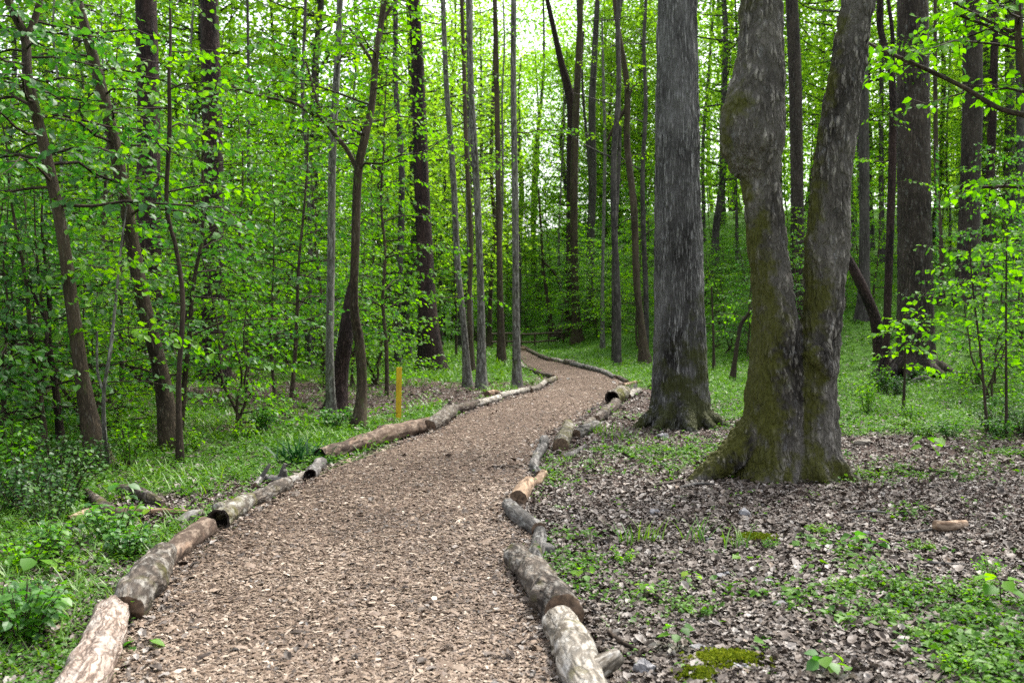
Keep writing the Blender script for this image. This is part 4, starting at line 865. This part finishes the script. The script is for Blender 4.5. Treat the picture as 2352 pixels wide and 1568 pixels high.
def weed(px, py, i, s=1.0):
    d = hit(px, py); x = (px-CX)/F*d; z = float(T(x, d))
    if path_in(np.array([x]), np.array([d]))[0] > -.2: return
    o = place(WD, usedw, i, (x, d, z), rng.uniform(0, 6.28), (s,)*3, 'plant', 'weeds on the forest floor')
    auto_label(o, ['bushy dark weed', 'leafy dark weed', 'small bright weed', 'tall thin weed', 'flat leafy weed'][i], px)
for q in [(60,1175,0,1.0),(140,1150,0,1.1),(205,1085,0,.8),(110,1205,0,.8),(-40,1190,0,1.0),(30,1130,3,1),(300,1075,3,.8),(130,1090,0,1)]: weed(*q)
for k in range(28): weed(rng.uniform(-150, 900), rng.uniform(880, 1075), int(rng.choice([4, 1, 2, 2, 3])), rng.uniform(.6, 1.1))
for k in range(14): weed(rng.uniform(-50, 330), rng.uniform(1240, 1480), int(rng.choice([2, 4, 4, 1])), rng.uniform(.6, 1))
for k in range(26): weed(rng.uniform(1960, 2450), rng.uniform(860, 1010), int(rng.choice([0, 1, 2, 3, 4])), rng.uniform(.6, 1.1))
for k in range(16): weed(rng.uniform(2060, 2400), rng.uniform(1340, 1560), int(rng.choice([4, 4, 2, 4])), rng.uniform(.35, .6))
for k in range(10): weed(rng.uniform(1420, 2300), rng.uniform(1180, 1500), int(rng.choice([4, 2])), rng.uniform(.3, .55))

# ------------------------------------------------------------------ small plants that stand out
def seedling(px, py, h, nl, size, label, lm='leaf_fresh', name='seedling', seed=1, group='seedlings in the undergrowth', lay=2, spreadr=.5):
    d = hit(px, py); b = W(px, py, d); b[2] = float(T(b[0], b[1])); g = np.random.default_rng(seed)
    root = thing(name, b, label, 'plant', group); w, l = MB(), MB()
    top = np.array([g.normal(0, .06)*h, g.normal(0, .06)*h, h]); P = catmull([[0, 0, -.03], top*.5+[g.normal(0, .03)*h, 0, 0], top], 5)
    tube(w, P, np.linspace(.004+.004*h, .0025, len(P)), 6, 0)
    for k in range(lay):
        a0 = g.uniform(0, 6.28); p = P[int((len(P)-1)*(1-.5*k/lay))]; m = nl//lay
        az = a0+np.arange(m)*6.283/m+g.normal(0, .25, m); rr = spreadr*size
        st = np.stack([np.cos(az)*rr, np.sin(az)*rr, g.uniform(-.1, .5, m)*rr], -1)
        for q in st: tube(w, [p, p+q*.6+[0, 0, .1*rr], p+q], .002, 3, 0)
        scatter(l, LEAF_N, p+st, np.stack([np.cos(az), np.sin(az), g.normal(-.25, .2, m)], -1), np.array([0, 0, 1.])+g.normal(0, .25, (m, 3)), size*g.uniform(.75, 1.2, m), wid=g.uniform(1.1, 1.5, m))
    w.obj('stem', M['twig'], root); l.obj('foliage', M[lm], root); return root
SD = [(285,1190,.26,6,.105,'broad-leaved seedling growing among the dead branches at lower left','leaf_deep'),(230,1215,.16,8,.10,'low dark seedling left of the broad-leaved one','leaf_deep'),(345,1200,.14,5,.08,'small fresh seedling right of the broad-leaved one','leaf_fresh'),
 (80,1320,.10,5,.12,'flat-leaved seedling in the weeds at the left edge','leaf_fresh'),(325,1500,.06,4,.07,'tiny seedling on the chips beside the pale peeled log','leaf_deep'),(2136,1078,.32,7,.14,'drooping yellow-green seedling on the far right litter','leaf_fresh'),
 (1590,1352,.09,6,.05,'little bright seedling alone in the middle litter','leaf_fresh'),(1560,1500,.12,8,.06,'leafy seedling just right of the white log','leaf_fresh'),(1480,1385,.10,9,.05,'low bright weed clump right of the tan sawn end','leaf_fresh'),
 (2000,1275,.12,8,.10,'rosette of long leaves beside the dark short stick','leaf_deep'),(1340,1345,.1,7,.06,'small weed at the right flank of the cracked bark log','leaf_fresh'),(1900,1560,.10,8,.07,'shiny broad seedling at the bottom of the right greens','leaf_deep'),(2300,1400,.16,8,.09,'upright seedling at the right edge of the greens','leaf_fresh')]
for i, q in enumerate(SD): seedling(*q, seed=40+i)
def whip(px, py, top, label, n, L, size, seed, lm='leaf_fresh'):
    pts = [(px, py, 3), (px+(top[0]-px)*.35, py+(top[1]-py)*.4, 2.6), (px+(top[0]-px)*.7, py+(top[1]-py)*.75, 2.2), (top[0], top[1], 1.5)]
    stem_tree('leafy_whip', label, pts, M['twig'], crown=dict(leaf=LEAF_N, size=size, L=L, nb=n, lo=.35, hi=1, twigs=7, tl=.35, per=6, up=.25, sag=.15), group='young whips on the right', top=0, leafmat=lm, wob=.03)
whip(2074, 945, (2080,715), 'short leafy whip in front of the thick brown trunk', 9, .55, .10, 1)
whip(2270, 1002, (2225,560), 'leafy whip with tilted stem at the right clearing', 14, 1.0, .085, 2)
whip(2312, 1005, (2320,540), 'upright leafy whip right beside the tilted whip', 14, 1.0, .085, 3)
whip(2400, 985, (2370,520), 'leafy whip at the right frame edge', 13, 1.0, .085, 4)
whip(1740, 790, (1745,640), 'small whip far back left of the burl tree', 8, .8, .07, 5)
whip(1640, 850, (1635,650), 'slender whip beside the big grey trunk', 8, .8, .07, 6)
def lily():
    d = hit(690, 1062); b = W(690, 1062, d); b[2] = float(T(b[0], b[1])); o = MB(); n = 90; g = np.random.default_rng(3)
    a = g.uniform(0, 6.28, n); e = g.uniform(.15, 1.1, n)
    scatter(o, BLADE, np.stack([g.normal(0, .14, n), g.normal(0, .10, n), np.zeros(n)], -1), np.stack([np.cos(a)*e, np.sin(a)*e, np.ones(n)], -1), np.stack([-np.cos(a), -np.sin(a), e], -1), g.uniform(.22, .40, n), wid=1.2)
    q = o.obj('strap_leaf_clump', M['lily']); q.location = b; tag(q, 'dark clump of strap-shaped leaves behind the stubby grey log', 'plant')
lily()
for i, (px, py, lab) in enumerate([(1448,1250,'grass tuft standing nearest the crooked grey log'),(1500,1245,'taller grass tuft right of the first one in the litter'),(1600,1245,'thin grass tuft on the litter before the burl tree'),(1690,1260,'grass tuft on the litter right of the thin tuft'),(1430,1010,'bright grass patch at the left foot of the big grey trunk'),(1380,995,'bright grass patch beside the grey split stump piece')]):
    d = hit(px, py); b = W(px, py, d); b[2] = float(T(b[0], b[1])); o = MB(); n = 45 if i > 3 else 22; g = np.random.default_rng(i+9); a = g.uniform(0, 6.28, n); e = g.uniform(.1, .6, n); sp = .14 if i > 3 else .05
    scatter(o, BLADE, np.stack([g.normal(0, sp, n), g.normal(0, sp, n), np.zeros(n)], -1), np.stack([np.cos(a)*e, np.sin(a)*e, np.ones(n)], -1), np.stack([-np.cos(a), -np.sin(a), e], -1), g.uniform(.10, .24, n), wid=.9)
    q = o.obj('grass_tuft', M['grass']); q.location = b; tag(q, lab, 'grass', 'grass tufts')
for i, (px, py, w_, h_, lab) in enumerate([(1660,1522,.27,.11,'large yellow-green moss patch low in the right litter'),(1735,1240,.20,.10,'small yellow moss patch in the litter below the burl tree'),(1600,1560,.16,.09,'moss patch below the large yellow-green one')]):
    d = hit(px, py); b = W(px, py, d); b[2] = float(T(b[0], b[1])); g = np.random.default_rng(i+90); n = int(42000*w_*h_*3); q = g.normal(0, .5, (n, 2)); ok = (np.hypot(q[:, 0], q[:, 1])+2.3*n2(q[:, 0], q[:, 1], 2.8, i+5)) < .7; q = q[ok]; n = len(q)
    o = MB(); pos = np.stack([q[:, 0]*w_, q[:, 1]*h_*1.6, .03*np.exp(-(q**2).sum(1)*2)+g.uniform(.002, .012, n)], -1); scatter(o, LEAF_F, pos, np.stack([g.normal(0, .6, n), g.normal(0, .6, n), np.ones(n)*.6], -1), rot_up(n, .8), g.uniform(.010, .022, n), wid=1.3)
    m = o.obj('moss_patch', M['moss'], smooth=False); m.location = b; tag(m, lab, 'moss', 'moss patches')
finish_labels()

# ------------------------------------------------------------------ light, sky, camera
EL, AZ = R(56), R(38)      # the sun stands high on the right, veiled by thin cloud
sd = np.array([math.sin(AZ)*math.cos(EL), math.cos(AZ)*math.cos(EL), math.sin(EL)])
sun = bpy.data.lights.new('sun', 'SUN'); sun.energy = 1.5; sun.angle = R(14); sun.color = (1, .95, .86)
so = bpy.data.objects.new('sun', sun); COL.objects.link(so); so.rotation_euler = Vector(sd).to_track_quat('Z', 'Y').to_euler(); so.location = (20, 5, 40)
w = bpy.data.worlds.new('World'); scene.world = w; w.use_nodes = True; nt = w.node_tree; bg = nt.nodes['Background']
sk = nt.nodes.new('ShaderNodeTexSky'); sk.sky_type = 'NISHITA'; sk.sun_disc = False; sk.sun_elevation = EL; sk.sun_rotation = AZ; sk.air_density = 1.0; sk.dust_density = 3.0
hs = nt.nodes.new('ShaderNodeHueSaturation'); hs.inputs['Saturation'].default_value = .3
nt.links.new(sk.outputs[0], hs.inputs['Color']); nt.links.new(hs.outputs[0], bg.inputs[0]); bg.inputs[1].default_value = .11
cam = bpy.data.cameras.new('camera'); co = bpy.data.objects.new('camera', cam); COL.objects.link(co); scene.camera = co
cam.sensor_width = 36; cam.lens = F/2352*36; cam.shift_y = (HZ-784)/2352; cam.clip_start = .1; cam.clip_end = 2000
co.location = (0, 0, EYE); co.rotation_euler = (R(90), 0, 0)
cam.dof.use_dof = True; cam.dof.focus_distance = 8.0; cam.dof.aperture_fstop = 3.2
vs = scene.view_settings; vs.view_transform = 'Standard'; vs.look = 'None'; vs.exposure = 2.15; vs.gamma = 1
cy = scene.cycles; cy.max_bounces = 8; cy.diffuse_bounces = 7; cy.glossy_bounces = 2; cy.transmission_bounces = 4; cy.transparent_max_bounces = 4; cy.caustics_reflective = False; cy.caustics_refractive = False
cy.use_denoising = False
